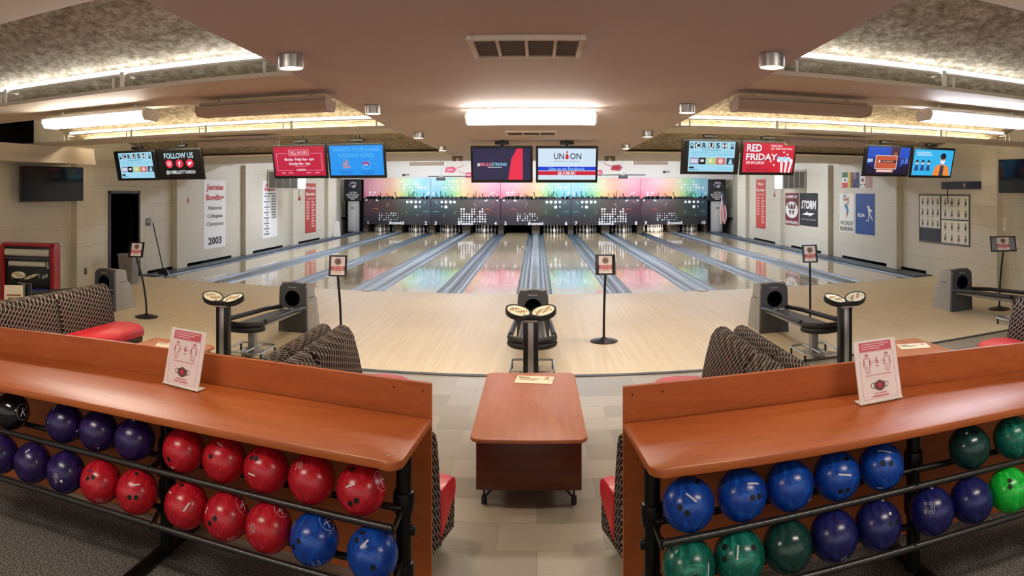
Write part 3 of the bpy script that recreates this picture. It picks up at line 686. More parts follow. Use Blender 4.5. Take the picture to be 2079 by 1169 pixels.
SCR = [(0, -.52, .06, 'sky blue screen with chunky black lettering, leftmost hanging screen', d_crush), (0, .46, .07, 'black screen with FOLLOW US and three red icons', d_follow),
       (1, -.52, .07, 'crimson FALL HOURS screen', d_hours), (1, .47, .07, 'bright blue hand washing screen beside the crimson one', d_wash),
       (2, -.50, -.01, 'dark navy screen with a hashtag and red right edge, left of the middle pair', d_strong), (2, .52, -.01, 'pale screen with a red pin in its lettering, right of the middle pair', d_union),
       (3, -.48, .13, 'sky blue screen with chunky black lettering beside the red popcorn screen', d_crush), (3, .52, .125, 'RED FRIDAY screen with a striped popcorn box', d_red),
       (4, -.50, .125, 'dark blue television broadcast screen with an orange caption box', d_show), (4, .50, .11, 'cyan screen showing a masked figure in an orange jacket', d_mask)]
for (k, dx, dz, lb, fn) in SCR: monitor(pc(k) + dx, 2.41 + dz, lb, fn)
# two big dark televisions on the side walls
for (a, bb, z0, z1, nm, rz) in (((-8.50, 8.42), (-8.22, 9.88), 1.79, 2.45, 'left', None), ((8.28, 9.70), (8.55, 8.2), 1.95, 2.60, 'right', None)):
    a = Vector((a[0], a[1], 0)); bb = Vector((bb[0], bb[1], 0)); d = bb - a; L = d.length; ang = math.atan2(d.y, d.x); mid = (a + bb) / 2
    o = root('wall_television', (mid.x, mid.y, (z0 + z1) / 2), 'large switched off television on the %s wall' % nm, 'television', None, ang)
    h = (z1 - z0) / 2; b = MB(); b.span((-L / 2, .004, -h), (L / 2, .05, h), M_BLACKP, .008); part(b, 'casing', o)
    b = MB(); b.span((-L / 2 + .02, 0, -h + .03), (L / 2 - .02, .004, h - .02), mat('dark_glass', '0b0a0a', .12)); part(b, 'screen', o)
    b = MB(); b.cyl((0, .05, 0), (0, .30, 0), .03, M_BLACKP, seg=10); b.box((0, .26, 0), (.3, .02, .2), M_BLACKP); part(b, 'wall_mount', o)
# ------------------------------------------------------------------ ball racks
def quadfit(P):
    n = 3; A = [[sum(p[0] ** (i + j) for p in P) for j in range(n)] + [sum(p[1] * p[0] ** i for p in P)] for i in range(n)]
    for i in range(n):
        for j in range(n):
            if j != i:
                f = A[j][i] / A[i][i]; A[j] = [a - f * b for a, b in zip(A[j], A[i])]
    c = [A[i][n] / A[i][i] for i in range(n)]
    return lambda x: c[0] + c[1] * x + c[2] * x * x
def fit_px(pts, z): return quadfit([tuple(px(u, v, z=z)[:2]) for u, v in pts])
ZT, ZSH, ZUP, ZLO, RB = 1.03, 0.86, 0.66, 0.435, 0.111
RACK = {
 -1: dict(back=[(876, 779), (710, 757), (450, 724.4), (225, 690), (33, 669.5)], lip=[(809, 962), (626, 924.7), (499, 897), (332.7, 868), (166, 831.6), (33, 801.6)], xin=-.52, xout=-3.75, xmid=-1.90),
 1: dict(back=[(1258.7, 786), (1439, 770), (1638, 745), (1855, 722), (2079, 696)], lip=[(1296, 976), (1546, 951), (1600, 936), (1680, 923), (1833, 890), (2079, 843)], xin=.42, xout=3.5, xmid=1.84)}
# (u, v, colour key) of every ball, inner end first
BALLS = {
 (-1, 'upper'): [(732.8, 994.6, 'red'), (633, 971, 'red'), (540.5, 949.7, 'red'), (455.8, 931.4, 'red'), (373, 913, 'red'), (272.8, 889.8, 'purple'), (199.6, 876.5, 'purple'), (131.4, 861.5, 'purple'), (24, 832, 'black')],
 (-1, 'lower'): [(756, 1120, 'blue'), (638, 1095, 'blue'), (545.8, 1072, 'red'), (460.7, 1048, 'red'), (381, 1026, 'red'), (278, 995.6, 'red'), (204, 976, 'red'), (140.4, 959.6, 'purple'), (80, 943, 'purple'), (24, 928, 'purple')],
 (1, 'upper'): [(1398, 1020, 'blue'), (1506, 1006, 'blue'), (1603, 987, 'blue'), (1698.5, 964, 'blue'), (1789, 944.8, 'blue'), (1967.8, 904.8, 'dark green'), (2057, 889, 'teal green')],
 (1, 'lower'): [(1398, 1146, 'teal green'), (1500, 1129, 'teal green'), (1597.5, 1114, 'dark green'), (1688, 1086, 'navy'), (1777, 1066, 'navy'), (1892, 1036, 'navy'), (1965, 1016, 'navy'), (2046, 993, 'bright green'), (2122, 975, 'dark green')]}
def ballmat(n, a, b, c, rough=.27):
    m = mat(n + '_ball_resin', b, rough, coat=.08); v = coords(m); nn = noise(m, v, 9, 6, .65)
    nd_ = m.node_tree.nodes; nz = [q for q in nd_ if q.type == 'TEX_NOISE'][-1]; nz.inputs['Distortion'].default_value = 2.2
    lk(m, ramp(m, nn, [(.3, a), (.5, b), (.68, c)]), bs(m).inputs['Base Color']); return m
BM = {'red': ballmat('red', '8c0c18', 'b81522', 'd43040'), 'purple': ballmat('purple', '170c36', '26174c', '402c74'), 'black': mat('black_ball_resin', '141216', .15, coat=.3),
      'blue': ballmat('blue', '062a78', '0a3f9c', '1c62c0'), 'dark green': ballmat('dark_green', '0c2a26', '123a34', '245048', .2), 'teal green': ballmat('teal_green', '08483c', '0d6353', '2a9a80'),
      'navy': ballmat('navy', '0e0f3c', '181a58', '2c3478'), 'bright green': ballmat('bright_green', '0c9a28', '14b836', '4ae060')}
M_HOLE = mat('drilled_hole', '060405', .6); M_INK = mat('engraved_white', 'd8d4d2', .5)

def sph(d, r=RB): return d.normalized() * r
def ball(p, key, label, group, feats, r=RB):
    """feats: ('h', a, b) hole, ('t', a, b, text, size, rot) engraving, ('s', a, b, len, rot) printed strip, ('k', a, b, size) round emblem, ('d', a, b) dot; a, b in ball radii as seen from the front"""
    N = (Vector((0, 0, H)) - p); N.normalize(); R = N.cross(Vector((0, 0, 1))) * -1; R.normalize(); U = N.cross(R); U.normalize()
    if U.z < 0: U = -U
    b = MB(); m = BM[key]
    prof = [(r * math.sin(PI * i / 20), -r * math.cos(PI * i / 20)) for i in range(21)]
    b.lathe(prof, m, 32)
    def on(a, c, x=0, y=0, lift=.0006):
        d = R * a + U * c + N * math.sqrt(max(.02, 1 - a * a - c * c)); d.normalize()
        t = R - d * R.dot(d); t.normalize(); q = d.cross(t)
        v = d * r + t * x + q * y; v.normalize(); return v * (r + lift)
    def patch(a, c, pts, mm, lift=.0006): b.add([on(a, c, x, y, lift) for x, y in pts], [tuple(range(len(pts)))], mm)
    for f in feats:
        k, a, c = f[:3]
        if k == 'h':
            patch(a, c, [(.0125 * math.cos(2 * PI * i / 14), .0125 * math.sin(2 * PI * i / 14)) for i in range(14)], M_HOLE)
        elif k == 'd': patch(a, c, [(.008 * math.cos(2 * PI * i / 10), .008 * math.sin(2 * PI * i / 10)) for i in range(10)], M_INK if len(f) < 4 else mat('plug_' + f[3], f[3], .4))
        elif k == 's':
            ca, sa = math.cos(f[4]), math.sin(f[4]); l = f[3] * r / 2; P = []
            for i in range(7): P.append((-l + 2 * l * i / 6, -.0035))
            for i in range(7): P.append((l - 2 * l * i / 6, .0035))
            P = [(x * ca - y * sa, x * sa + y * ca) for x, y in P]
            n_ = len(P)
            b.add([on(a, c, x, y) for x, y in P], [(i, i + 1, n_ - 2 - i, n_ - 1 - i) for i in range(6)], M_INK)
        elif k == 't':
            ca, sa = math.cos(f[5]), math.sin(f[5])
            v0, _ = text_geo(f[3], -.012)
            def ring_text(off, mm, lift):
                b.text(f[3], 0, 0, f[4] * r, mm, off=off, fn=lambda P: on(a, c, P[0] * ca - P[1] * sa, P[0] * sa + P[1] * ca, lift))
            ring_text(.035, M_INK, .0017); ring_text(.005, m, .0023)
        elif k == 'k':
            s_ = f[3] * r; vs = []; fs = []
            for i in range(20):
                t = 2 * PI * i / 20; vs += [on(a, c, s_ * math.cos(t), s_ * math.sin(t)), on(a, c, (s_ - .0018) * math.cos(t), (s_ - .0018) * math.sin(t))]
            b.add(vs, [(2 * i, (2 * i + 2) % 40, (2 * i + 3) % 40, 2 * i + 1) for i in range(20)], M_INK)
            b.text('K', 0, 0, s_ * 1.1, M_INK, off=-.012, shear=.25, fn=lambda P: on(a, c, P[0], P[1], .0014))
    b.bm.transform(Matrix.Translation(p))
    o = solo(b, 'bowling_ball', label, 'bowling ball', group)
    return o
FE = {  # features per ball, in the order of BALLS
 (-1, 'upper'): [[('h', -.35, .72), ('h', -.18, -.42), ('h', -.42, -.52), ('s', -.42, .12, .4, .25), ('k', .82, .3, .42)], [('t', -.52, .5, '10', .30, -.3), ('d', -.7, -.72)], [('h', -.42, .40), ('h', -.62, .44), ('s', -.62, -.22, .36, -.1)], [('h', -.6, .12), ('s', -.22, .62, .34, -.8)],
                 [('h', -.68, -.38), ('d', -.5, -.72)], [('d', -.05, .82), ('h', -.92, .0)], [('s', .0, -.8, .16, 1.5), ('h', -.3, -.66)], [('h', -.4, .38), ('h', -.2, .62), ('s', -.52, .75, .4, 1.0), ('d', .6, -.38), ('d', -.85, .02, '4f8a6a')], [('k', .62, -.05, .45)]],
 (-1, 'lower'): [[('h', -.6, .42), ('h', -.38, .68), ('h', .02, -.48), ('s', -.3, .3, .4, .7)], [('h', -.62, -.08), ('h', -.82, -.28), ('s', -.84, .5, .3, .6), ('k', .52, .58, .36), ('t', .08, -.86, '11', .34, .2)], [('k', .5, .62, .32), ('t', -.7, -.05, '10', .34, .3)], [('k', .72, .42, .42), ('h', -.5, -.1), ('h', -.72, -.28), ('s', -.86, .22, .3, .7), ('t', .22, -.86, '10', .3, .3)],
                 [('h', -.2, .8), ('s', -.72, .5, .25, -.9), ('s', .0, -.08, .45, .9)], [('h', -.34, -.25), ('h', -.04, -.25), ('h', .0, .74), ('s', -.02, .28, .3, .1)], [('h', -.62, .12), ('h', -.36, .18), ('d', -.5, .45, '2f2f78'), ('t', -.05, -.82, '10', .28, .1)], [('t', -.48, -.3, '9', .42, .1), ('d', -.22, -.42)], [('s', -.25, .55, .3, .6)], []],
 (1, 'upper'): [[('h', .33, .74), ('h', -.32, -.12), ('h', -.05, -.30), ('s', .1, .22, .50, -.62)], [('h', .42, -.12), ('h', .68, -.08), ('s', .45, .38, .5, .2)], [('d', .8, -.55)], [('h', .42, .62), ('h', .15, -.6), ('h', .45, -.55), ('s', .35, .02, .6, -.05)], [('h', .08, .1), ('h', .42, .1), ('s', .15, .58, .6, -.05), ('s', -.05, -.85, .25, 0)],
                [('h', -.42, .12), ('h', .3, .62), ('d', -.12, .58)], []],
 (1, 'lower'): [[('h', .25, -.38), ('s', .72, -.2, .6, 1.4), ('s', -.2, .92, .4, .1)], [('h', -.55, .3), ('h', -.55, -.1), ('h', .55, .28), ('s', -.05, .12, .5, 1.5)], [('t', -.55, -.82, '2', .32, .4)], [('t', .4, -.84, '8', .34, .2)], [('h', .55, .02), ('h', .8, .08), ('d', .5, .4), ('d', .2, .9)], [('t', -.1, .12, '13', .42, .0), ('d', -.4, .9), ('d', 0.0, .88)], [], [('h', .02, .38), ('h', .05, .12)], []]}
ORD = ['first', 'second', 'third', 'fourth', 'fifth', 'sixth', 'seventh', 'eighth', 'ninth', 'tenth']
M_WEAR = M_STEEL
for s, side in ((-1, 'left'), (1, 'right')):
    K = RACK[s]; fb = fit_px(K['back'], ZT); fl = fit_px(K['lip'], .82)
    xs = [K['xin'] + (K['xout'] - K['xin']) * i / 24 for i in range(25)]
    rk = root('ball_rack', ((K['xin'] + K['xout']) / 2, fb(K['xin']), 0), '%s cherry wood ball storage rack with a shelf top and black pipe rails' % side, 'ball rack', 'bowling ball racks')
    b = MB(); b.ribbon([(x, fb(x)) for x in xs], .026, .004, ZT, M_CHERRY, (0, 1))
    for xx in (K['xin'] + s * .045, K['xin'] + s * .2): b.disc(0, 0, .006, M_CHERRYD, 1, 8) if False else b.cyl((xx, fb(xx) + .002, ZT - .04), (xx, fb(xx) - .0015, ZT - .04), .006, M_CHERRYD, seg=8)
    part(b, 'back_panel', rk, True)
    # shelf: outline from the back panel to the bowed front lip, inner front corner rounded
    xi = K['xin'] + s * .035; fr = [(x, fl(x)) for x in xs]; pl = [(x, fb(x) - .002) for x in xs]
    rc = .07; cx_, cy_ = xi + s * rc, fl(xi) + rc
    arc = [(cx_ - s * rc * math.cos(t * PI / 2 / 6), cy_ - rc * math.sin(t * PI / 2 / 6)) for t in range(7)]
    poly = [(K['xin'] - 0 * s, fb(K['xin']) - .002)] + arc + [p for p in fr if (p[0] - cx_) * s > .02] + pl[::-1][:-1]
    b = MB(); b.prism(poly, .82, ZSH, M_CHERRY, 'z', .008); b.cyl((cx_, cy_ + .0, ZSH - .01), (cx_, cy_, ZSH + .002), .007, M_BRUSH, seg=10); part(b, 'shelf', rk, True)
    # rows of balls fix the curve of the rails
    rows = {}
    for row, z in (('upper', ZUP), ('lower', ZLO)):
        P = [px(u, v, z=z) for u, v, c_ in BALLS[(s, row)]]
        f = quadfit([(p.x, p.y) for p in P]); rows[row] = f
    up, lo = rows['upper'], rows['lower']
    pe = K['xin'] + s * .08                                 # end post
    posts = [pe, K['xmid']]
    for xp in posts:
        yp = up(xp) + .13
        b = MB(); b.cyl((xp, yp, .03), (xp, yp, .82), .036, M_STEEL, seg=18)
        for zc in ((.58, .26) if xp == pe else (.60, .37)): b.lathe([(.036, -.05), (.046, -.045), (.05, -.02), (.05, .02), (.046, .045), (.036, .05)], M_STEEL, 18, Matrix.Translation((xp, yp, zc)))
        b.box((xp, yp, .45), (.11, .03, .04), M_STEEL, .008)
        part(b, 'post', rk, True)
        b = MB(); b.box((xp + s * .03, yp - .11, .022), (.06, 1.0, .044), M_STEEL, .008); part(b, 'foot', rk, True)
    for row, z, f in (('upper', ZUP, up), ('lower', ZLO, lo)):
        x0 = pe
        X = [x0 + (K['xout'] - x0) * i / 20 for i in range(21)]
        for nm, dy in (('front_rail', -.088), ('rear_rail', .088)):
            b = MB(); b.tube([(x, f(x) + dy, z - .0965) for x in X], .016, M_RAIL, 12)
            part(b, nm, rk, True)
        for xp in posts:
            xb = xp if xp == pe else {(-1, 'upper'): -1.87, (-1, 'lower'): -1.79, (1, 'upper'): 1.72, (1, 'lower'): 1.65}[(s, row)]
            b = MB(); yp = up(xp) + .13; y0 = f(xb) - .10
            b.prism([(xp - .007, yp), (xp + .007, yp), (xb + .007, y0), (xb - .007, y0)], z - .117, z - .089, M_STEEL); b.box((xb, f(xb) - .094, z - .098), (.012, .014, .03), M_STEEL); part(b, 'rail_bracket', rk, True)
        lst = BALLS[(s, row)]; cnt = {}
        tot = {}
        for u, v, c_ in lst: tot[c_] = tot.get(c_, 0) + 1
        prev = None
        for i, (u, v, c_) in enumerate(lst):
            t = (u - CX) / F; x = px(u, v, z=z).x
            for _ in range(6): x = f(x) * math.tan(t)
            if prev is not None and math.hypot(x - prev[0], f(x) - prev[1]) < 2 * RB + .001:
                for _ in range(8):
                    d = math.hypot(x - prev[0], f(x) - prev[1]); x += s * (2 * RB + .0015 - d)
            prev = (x, f(x)); n = cnt.get(c_, 0); cnt[c_] = n + 1
            k_ = c_ + ' ' if c_ != 'black' else 'black '
            ft = FE[(s, row)][i]
            where = 'the only %s ball on the %s row of the %s rack' % (c_, row, side) if tot[c_] == 1 else '%s %s ball from the inner end, %s row of %s rack' % (ORD[n], c_, row, side)
            extra = next((' marked ' + q[3] for q in ft if q[0] == 't'), '')
            ball(Vector((x, f(x), z)), c_, where + extra, 'bowling balls on the %s row of the %s rack' % (row, side), ft)

# ---- upright acrylic notices on the shelves
M_ACR = mat('clear_acrylic', 'ffffff', .05, trans=.9); M_NOTE = mat('notice_paper', 'f6e6e2', .45, coat=.6); IP = ink('d8616e'); IR = ink('c8354a'); IG = ink('6e4a4c')
def notice(p, rz, label):
    o = root('acrylic_sign', p, label, 'sign', 'notices on the rack shelves', rz)
    tilt = math.radians(14); T = Matrix.Rotation(-tilt, 4, 'X'); w_, h_ = .132, .325
    b = MB(); b.box((0, .006, h_ / 2), (w_ * 2, .004, h_), M_WHITE, 0, T); b.prism([(-.005, 0.0), (.07, .0), (.07, .004), (-.005, .004)], -w_, w_, M_WHITE, 'x'); part(b, 'acrylic_holder', o)
    s = MB(T @ Matrix.Translation((0, .003, 0))); s.box((0, 0, h_ / 2), (w_ * 2 - .004, .002, h_ - .006), M_NOTE); s.M = T @ Matrix.Translation((0, .0018, 0))
    s.rect(-.10, .265, .10, .313, IP, 1)
    for i in range(3): s.rect(-.088, .30 - .012 * i, .085 - .03 * i, .304 - .012 * i, ink('f2d4d4'), 2)
    s.frame(-.105, .018, .105, .262, .0012, IP, 1)
    for x in (-.062, .062):
        s.ring(x, .243, .010, .002, IR, 2, 12); s.rect(x - .008, .243, x + .008, .248, IR, 2)
        for P in ([(x - .018, .228), (x + .018, .228), (x + .013, .19), (x + .011, .155), (x - .011, .155), (x - .013, .19)],):
            for i in range(len(P)):
                a_, c_ = Vector(P[i]), Vector(P[(i + 1) % len(P)]); d = (c_ - a_).normalized(); n_ = Vector((-d.y, d.x)) * .001
                s.poly([tuple(a_ + n_), tuple(c_ + n_), tuple(c_ - n_), tuple(a_ - n_)][::-1], IR, 2)
        s.rect(x - .0008, .155, x + .0008, .19, IR, 2)
        for q in (-1, 1): s.poly([(x + q * .018, .228), (x + q * .024, .19), (x + q * .021, .19), (x + q * .016, .22)][::-q], IR, 2)
    s.text('6', 0, .215, .034, IR, 2, None, .0); s.text('FEET', 0, .185, .008, IR, 2, None, 0)
    for q in (-1, 1): s.rect(q * .03 - .008, .209, q * .03 + .008, .211, IR, 2)
    s.text('MAINTAIN SOCIAL DISTANCING', 0, .14, .0085, IP, 2, .16, 0); s.rect(-.075, .122, .075, .123, ink('e6b8b4'), 2)
    s.poly([(-.034, .075), (-.02, .062), (.0, .055), (.02, .062), (.034, .075), (.034, .098), (.012, .108), (0, .113), (-.012, .108), (-.034, .098)], IG, 2); s.disc(.0, .085, .014, IR, 3)
    for q in (-1, 1): s.ring(q * .04, .086, .015, .0035, IG, 1, 14)
    s.text('MASKS REQUIRED', 0, .045, .0085, IR, 2, .075, 0); s.rect(-.05, .028, .05, .034, IP, 2)
    part(s, 'printed_notice', o)
    return o
a, c = px(331, 768, z=ZSH), px(404, 783, z=ZSH); d = c - a
notice((a + c) / 2 + Vector((.055, -.10, .005)), math.atan2(d.y, d.x) - .10, 'upright white and pink distancing notice on the left rack shelf')
a, c = px(1757, 808, z=ZSH), px(1833, 795, z=ZSH); d = c - a
notice((a + c) / 2 + Vector((-.075, -.10, .005)), math.atan2(d.y, d.x) + .05, 'upright white and pink distancing notice on the right rack shelf')

# ------------------------------------------------------------------ tables with papers
def table(p, label):
    o = root('coffee_table', p, label, 'table', 'low tables between the benches')
    b = MB(); R_ = .07; w_, l_ = .365, .745; P = []
    for cx_, cy_, a0 in ((w_ - R_, l_ - R_, 0), (-w_ + R_, l_ - R_, PI / 2), (-w_ + R_, -l_ + R_, PI), (w_ - R_, -l_ + R_, 1.5 * PI)):
        P += [(cx_ + R_ * math.cos(a0 + PI / 2 * i / 6), cy_ + R_ * math.sin(a0 + PI / 2 * i / 6)) for i in range(7)]
    b.prism(P, .435, .462, M_CHERRYT, 'z', .008); part(b, 'tabletop', o)
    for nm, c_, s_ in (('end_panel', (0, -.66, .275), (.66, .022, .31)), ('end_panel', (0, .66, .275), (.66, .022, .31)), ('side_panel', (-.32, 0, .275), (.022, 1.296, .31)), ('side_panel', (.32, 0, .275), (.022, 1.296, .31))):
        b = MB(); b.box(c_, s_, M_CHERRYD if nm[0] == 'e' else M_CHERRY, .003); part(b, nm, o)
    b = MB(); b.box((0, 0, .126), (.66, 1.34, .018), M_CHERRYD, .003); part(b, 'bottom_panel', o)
    for sx in (-1, 1):
        for sy in (-1, 1):
            b = MB(); x, y = sx * .285, sy * .60
            b.tube([(x, y, .118), (x, y, .035)], .0075, M_BLACK, 8); b.tube([(x - sx * .075, y, .118), (x, y, .04)], .0075, M_BLACK, 8); b.cyl((x, y, 0), (x, y, .05), .018, M_RUB, seg=12); part(b, 'leg', o)
    return o
TB = {2: (-.05, 4.74), 1: (-3.40, 4.95), 3: (3.36, 4.95)}
table((TB[2][0], TB[2][1], 0), 'low cherry wood table in the middle aisle')
table((TB[1][0], TB[1][1], 0), 'low cherry wood table mostly hidden behind the left rack')
table((TB[3][0], TB[3][1], 0), 'low cherry wood table mostly hidden behind the right rack')
def paper(p, rz, label):
    o = root('paper_notice', p, label, 'paper', 'paper notices on the tables', rz)
    b = MB(); b.box((0, 0, .001), (.30, .20, .002), M_CREAMP); b.M = Matrix.Translation((0, 0, .0022)) @ Matrix.Rotation(-PI / 2, 4, 'X')
    b.rect(-.135, .045, -.045, .067, ink('5a4a40'), 1); b.disc(.1, .055, .016, ink('a8323c'), 1); b.rect(.07, .01, .13, .02, ink('c07a70'), 1)
    for i in range(3): b.rect(-.12, .02 - i * .022, .05 - .02 * i, .028 - i * .022, ink('9a8874'), 1)
    part(b, 'printed_sheet', o); return o
paper((-.02, 5.27, .463), -.12, 'cream paper notice on the middle table')
paper((-3.42, 5.45, .463), .35, 'cream paper notice on the table behind the left rack')
paper((3.50, 5.38, .463), -.3, 'cream paper notice on the table behind the right rack')
# ------------------------------------------------------------------ benches
def bench(p, rz, label, L=.93, sy=1.0, sz=1.0, group='upholstered benches', corner=False):
    o = root('lounge_bench', p, label, 'bench', group, rz)
    def P(pts): return [(y * sy, z * (sz if z > .3 else 1)) for y, z in pts]
    b = MB(); b.prism(P([(.0, .10), (.0, .78), (.012, .825), (.04, .852), (.085, .858), (.13, .838), (.17, .78), (.215, .62), (.25, .45), (.25, .10)]), -L / 2 + .004, L / 2 - .004, M_FAB, 'x', .022); part(b, 'backrest', o)
    sp_, bp_ = [(.252, .345), (.252, .43), (.27, .455), (.45, .47), (.58, .462), (.635, .44), (.66, .40), (.655, .345)], [(.252, .10), (.252, .343), (.64, .343), (.62, .10)]
    if corner: sp_, bp_ = [(.252, .12), (.252, .43), (.27, .455), (.45, .47), (.58, .462), (.635, .44), (.66, .40), (.64, .33)], [(.27, .10), (.64, .325), (.62, .10)]
    b = MB(); b.prism(P(sp_), -L / 2 + .004, L / 2 - .004, M_RED, 'x', .022); part(b, 'seat', o)
    b = MB(); b.prism(P(bp_), -L / 2 + .012, L / 2 - .012, M_FAB, 'x', .01); part(b, 'base', o)
    for x in (-L / 2 + .1, L / 2 - .1):
        for y in (.08, .56):
            b = MB(); b.cyl((x, y * sy, 0), (x, y * sy, .10), .022, M_RUB, seg=10); part(b, 'foot', o)
    return o
Q = PI / 2
bench((-1.69, 4.835, 0), -Q, 'patterned bench facing the middle table, far left module')
bench((-1.69, 4.0, 0), -Q, 'patterned bench facing the middle table, near left module', .70)
bench((-1.71, 4.835, 0), Q, 'patterned bench facing the left table, far module, back to back with the middle one')
bench((-1.71, 4.0, 0), Q, 'patterned bench facing the left table, near module, back to back with the middle one', .70)
bench((1.60, 4.80, 0), Q, 'patterned bench facing the middle table, far right module')
bench((1.60, 3.97, 0), Q, 'patterned bench facing the middle table, near right module', .70)
bench((1.62, 4.80, 0), -Q, 'patterned bench facing the right table, far module, back to back with the middle one')
bench((1.62, 3.97, 0), -Q, 'patterned bench facing the right table, near module, back to back with the middle one', .70)
bench((-4.82, 5.62, 0), -Q, 'patterned bench with red seat beyond the left rack, far module', sz=1.05)
bench((-4.82, 4.68, 0), -Q, 'patterned bench with red seat beyond the left rack, near module', sz=1.05)
bench((4.78, 4.72, 0), Q, 'patterned bench at the far right edge beyond the right rack')
bench((-.775, 3.36, 0), -.24, 'patterned bench behind the inner end of the left rack', .50, .56, .86, corner=True)
bench((.672, 3.35, 0), .24, 'patterned bench behind the inner end of the right rack', .50, .56, .86, corner=True)

# ------------------------------------------------------------------ ball returns
M_LOGO = mat('pale_moulded_lettering', 'c8c8c6', .5); M_LOGOD = mat('dark_moulded_lettering', '55555a', .5)
def ball_return(p, label):
    o = root('ball_return', p, label, 'ball return', 'ball returns on the approach')
    sd = [(.03, .0), (.035, .40), (.05, .655), (.10, .69), (.34, .66), (.40, .46), (.47, .43), (.60, .03), (.62, .0)]
    b = MB()
    for s in (-1, 1): b.prism(sd, s * .195, s * .172, M_HOODS, 'x', .004)
    b.prism([(.07, .675), (.34, .645), (.355, .66), (.10, .695), (.06, .68)], -.19, .19, M_HOODS, 'x', .004)
    b.prism([(.34, .655), (.40, .455), (.47, .425), (.60, .0), (.57, .0), (.45, .40), (.38, .43), (.32, .64)], -.185, .185, M_HOODS, 'x', .004)
    b.M = Matrix.Translation((0, .25, .47)) @ Matrix.Rotation(-Q, 4, 'Z'); b.M = Matrix.Translation((-.1955, .26, .47)) @ Matrix.Rotation(-Q, 4, 'Z')
    b.text('Brunswick', 0, 0, .032, M_LOGOD, 1, .2, .01, shear=.15)
    b.M = Matrix.Translation((.1955, .26, .47)) @ Matrix.Rotation(Q, 4, 'Z'); b.text('Brunswick', 0, 0, .032, M_LOGOD, 1, .2, .01, shear=.15); b.M = None
    part(b, 'hood_shell', o)
    # front panel with the round ball mouth
    hw = lambda z: .215 - .02 * z / .7
    out = [(-.215, .0), (.215, .0), (.2, .55), (.195, .62), (.17, .668), (.10, .69), (0, .70), (-.10, .69), (-.17, .668), (-.195, .62), (-.2, .55)]
    hc, hr, n = (0, .475), .112, 40
    def ray(t):
        d = (math.cos(t), math.sin(t)); best = 9
        for i in range(len(out)):
            ax, az = out[i]; bx_, bz = out[(i + 1) % len(out)]; ex, ez = bx_ - ax, bz - az; den = d[0] * ez - d[1] * ex
            if abs(den) < 1e-9: continue
            k = ((ax - hc[0]) * ez - (az - hc[1]) * ex) / den; q = ((ax - hc[0]) * d[1] - (az - hc[1]) * d[0]) / den
            if k > 0 and -1e-6 <= q <= 1.000001: best = min(best, k)
        return (hc[0] + d[0] * best, hc[1] + d[1] * best)
    ts = sorted([2 * PI * k / n for k in range(n)] + [math.atan2(z - hc[1], x - hc[0]) % (2 * PI) for x, z in ((-.215, 0), (.215, 0))]); n = len(ts)
    vs = []; fs = []
    for t in ts:
        x, z = ray(t); cx_, cz_ = hc[0] + hr * math.cos(t), hc[1] + hr * math.sin(t)
        vs += [(cx_, -.008, cz_), (x, 0, z), (x, .05, z), (cx_, .24, cz_)]
    for k in range(n):
        a_, c_ = 4 * k, 4 * ((k + 1) % n)
        fs += [(a_ + 1, a_, c_, c_ + 1), (a_ + 2, a_ + 1, c_ + 1, c_ + 2)]
    b = MB(); b.add(vs, fs, M_HOODF)
    b.M = Matrix.Translation((0, -.004, 0)); b.text('Brunswick', 0, .635, .02, M_LOGO, 1, .12, .01, shear=.15); b.M = None
    part(b, 'front_panel', o)
    mv = []
    for k in range(n): mv += [vs[4 * k], vs[4 * k + 3]]
    b = MB(); b.add(mv, [(2 * k, 2 * k + 1, (2 * k + 3) % (2 * n), (2 * k + 2) % (2 * n)) for k in range(n)] + [tuple(2 * k + 1 for k in range(n))], M_DARK); part(b, 'ball_mouth', o)
    # tray reaching back towards the seats
    yb, yf = -.012, -1.75
    def zt(y): return .345 + .075 * (y - yb) / (yf - yb)
    b = MB(); b.add([(-.115, yb, zt(yb)), (.115, yb, zt(yb)), (.115, yf + .2, zt(yf) - .01), (-.115, yf + .2, zt(yf) - .01), (-.115, yb, zt(yb) - .03), (.115, yb, zt(yb) - .03), (.115, yf + .2, zt(yf) - .04), (-.115, yf + .2, zt(yf) - .04)],
        [(0, 1, 2, 3)[::-1], (4, 5, 6, 7), (0, 1, 5, 4), (1, 2, 6, 5), (2, 3, 7, 6), (3, 0, 4, 7)], M_TRAY); part(b, 'tray_plate', o)
    for s in (-1, 1):
        b = MB(); b.tube([(s * .185, yb, zt(yb) + .01), (s * .205, -.5, zt(-.5) + .03), (s * .225, -1.2, zt(-1.2) + .03), (s * .235, yf + .25, zt(yf) + .02)], .03, M_RUB, 10); part(b, 'side_rail', o)
        b = MB(); b.tube([(s * .125, yb, zt(yb) - .035), (s * .15, yf + .2, zt(yf) - .06)], .02, M_SILV, 8); part(b, 'support_bar', o)
    b = MB(); R_ = []
    for k in range(15): t = PI + PI * k / 14; R_.append((.235 * math.cos(t), yf + .20 + .20 * math.sin(t), zt(yf) + .0))
    for dz, r in ((.012, .034), (-.045, .036)): b.tube([(x, y, z + dz) for x, y, z in R_], r, M_RUB, 10)
    b.prism([(p_[0] * .93, p_[1]) for p_ in R_], zt(yf) - .055, zt(yf) - .012, M_TRAY, 'z'); part(b, 'front_bumper', o)
    for x in (-.05, .06):
        b = MB(); b.box((x, -.13, zt(-.13) + .004), (.07, .05, .003), M_PAPER); part(b, 'white_label', o)
    b = MB(); b.box((0, yf + .42, .20), (.09, .10, .36), M_SILV, .012); b.box((0, yf + .42, .022), (.16, .34, .03), M_SILV, .008); part(b, 'pedestal', o)
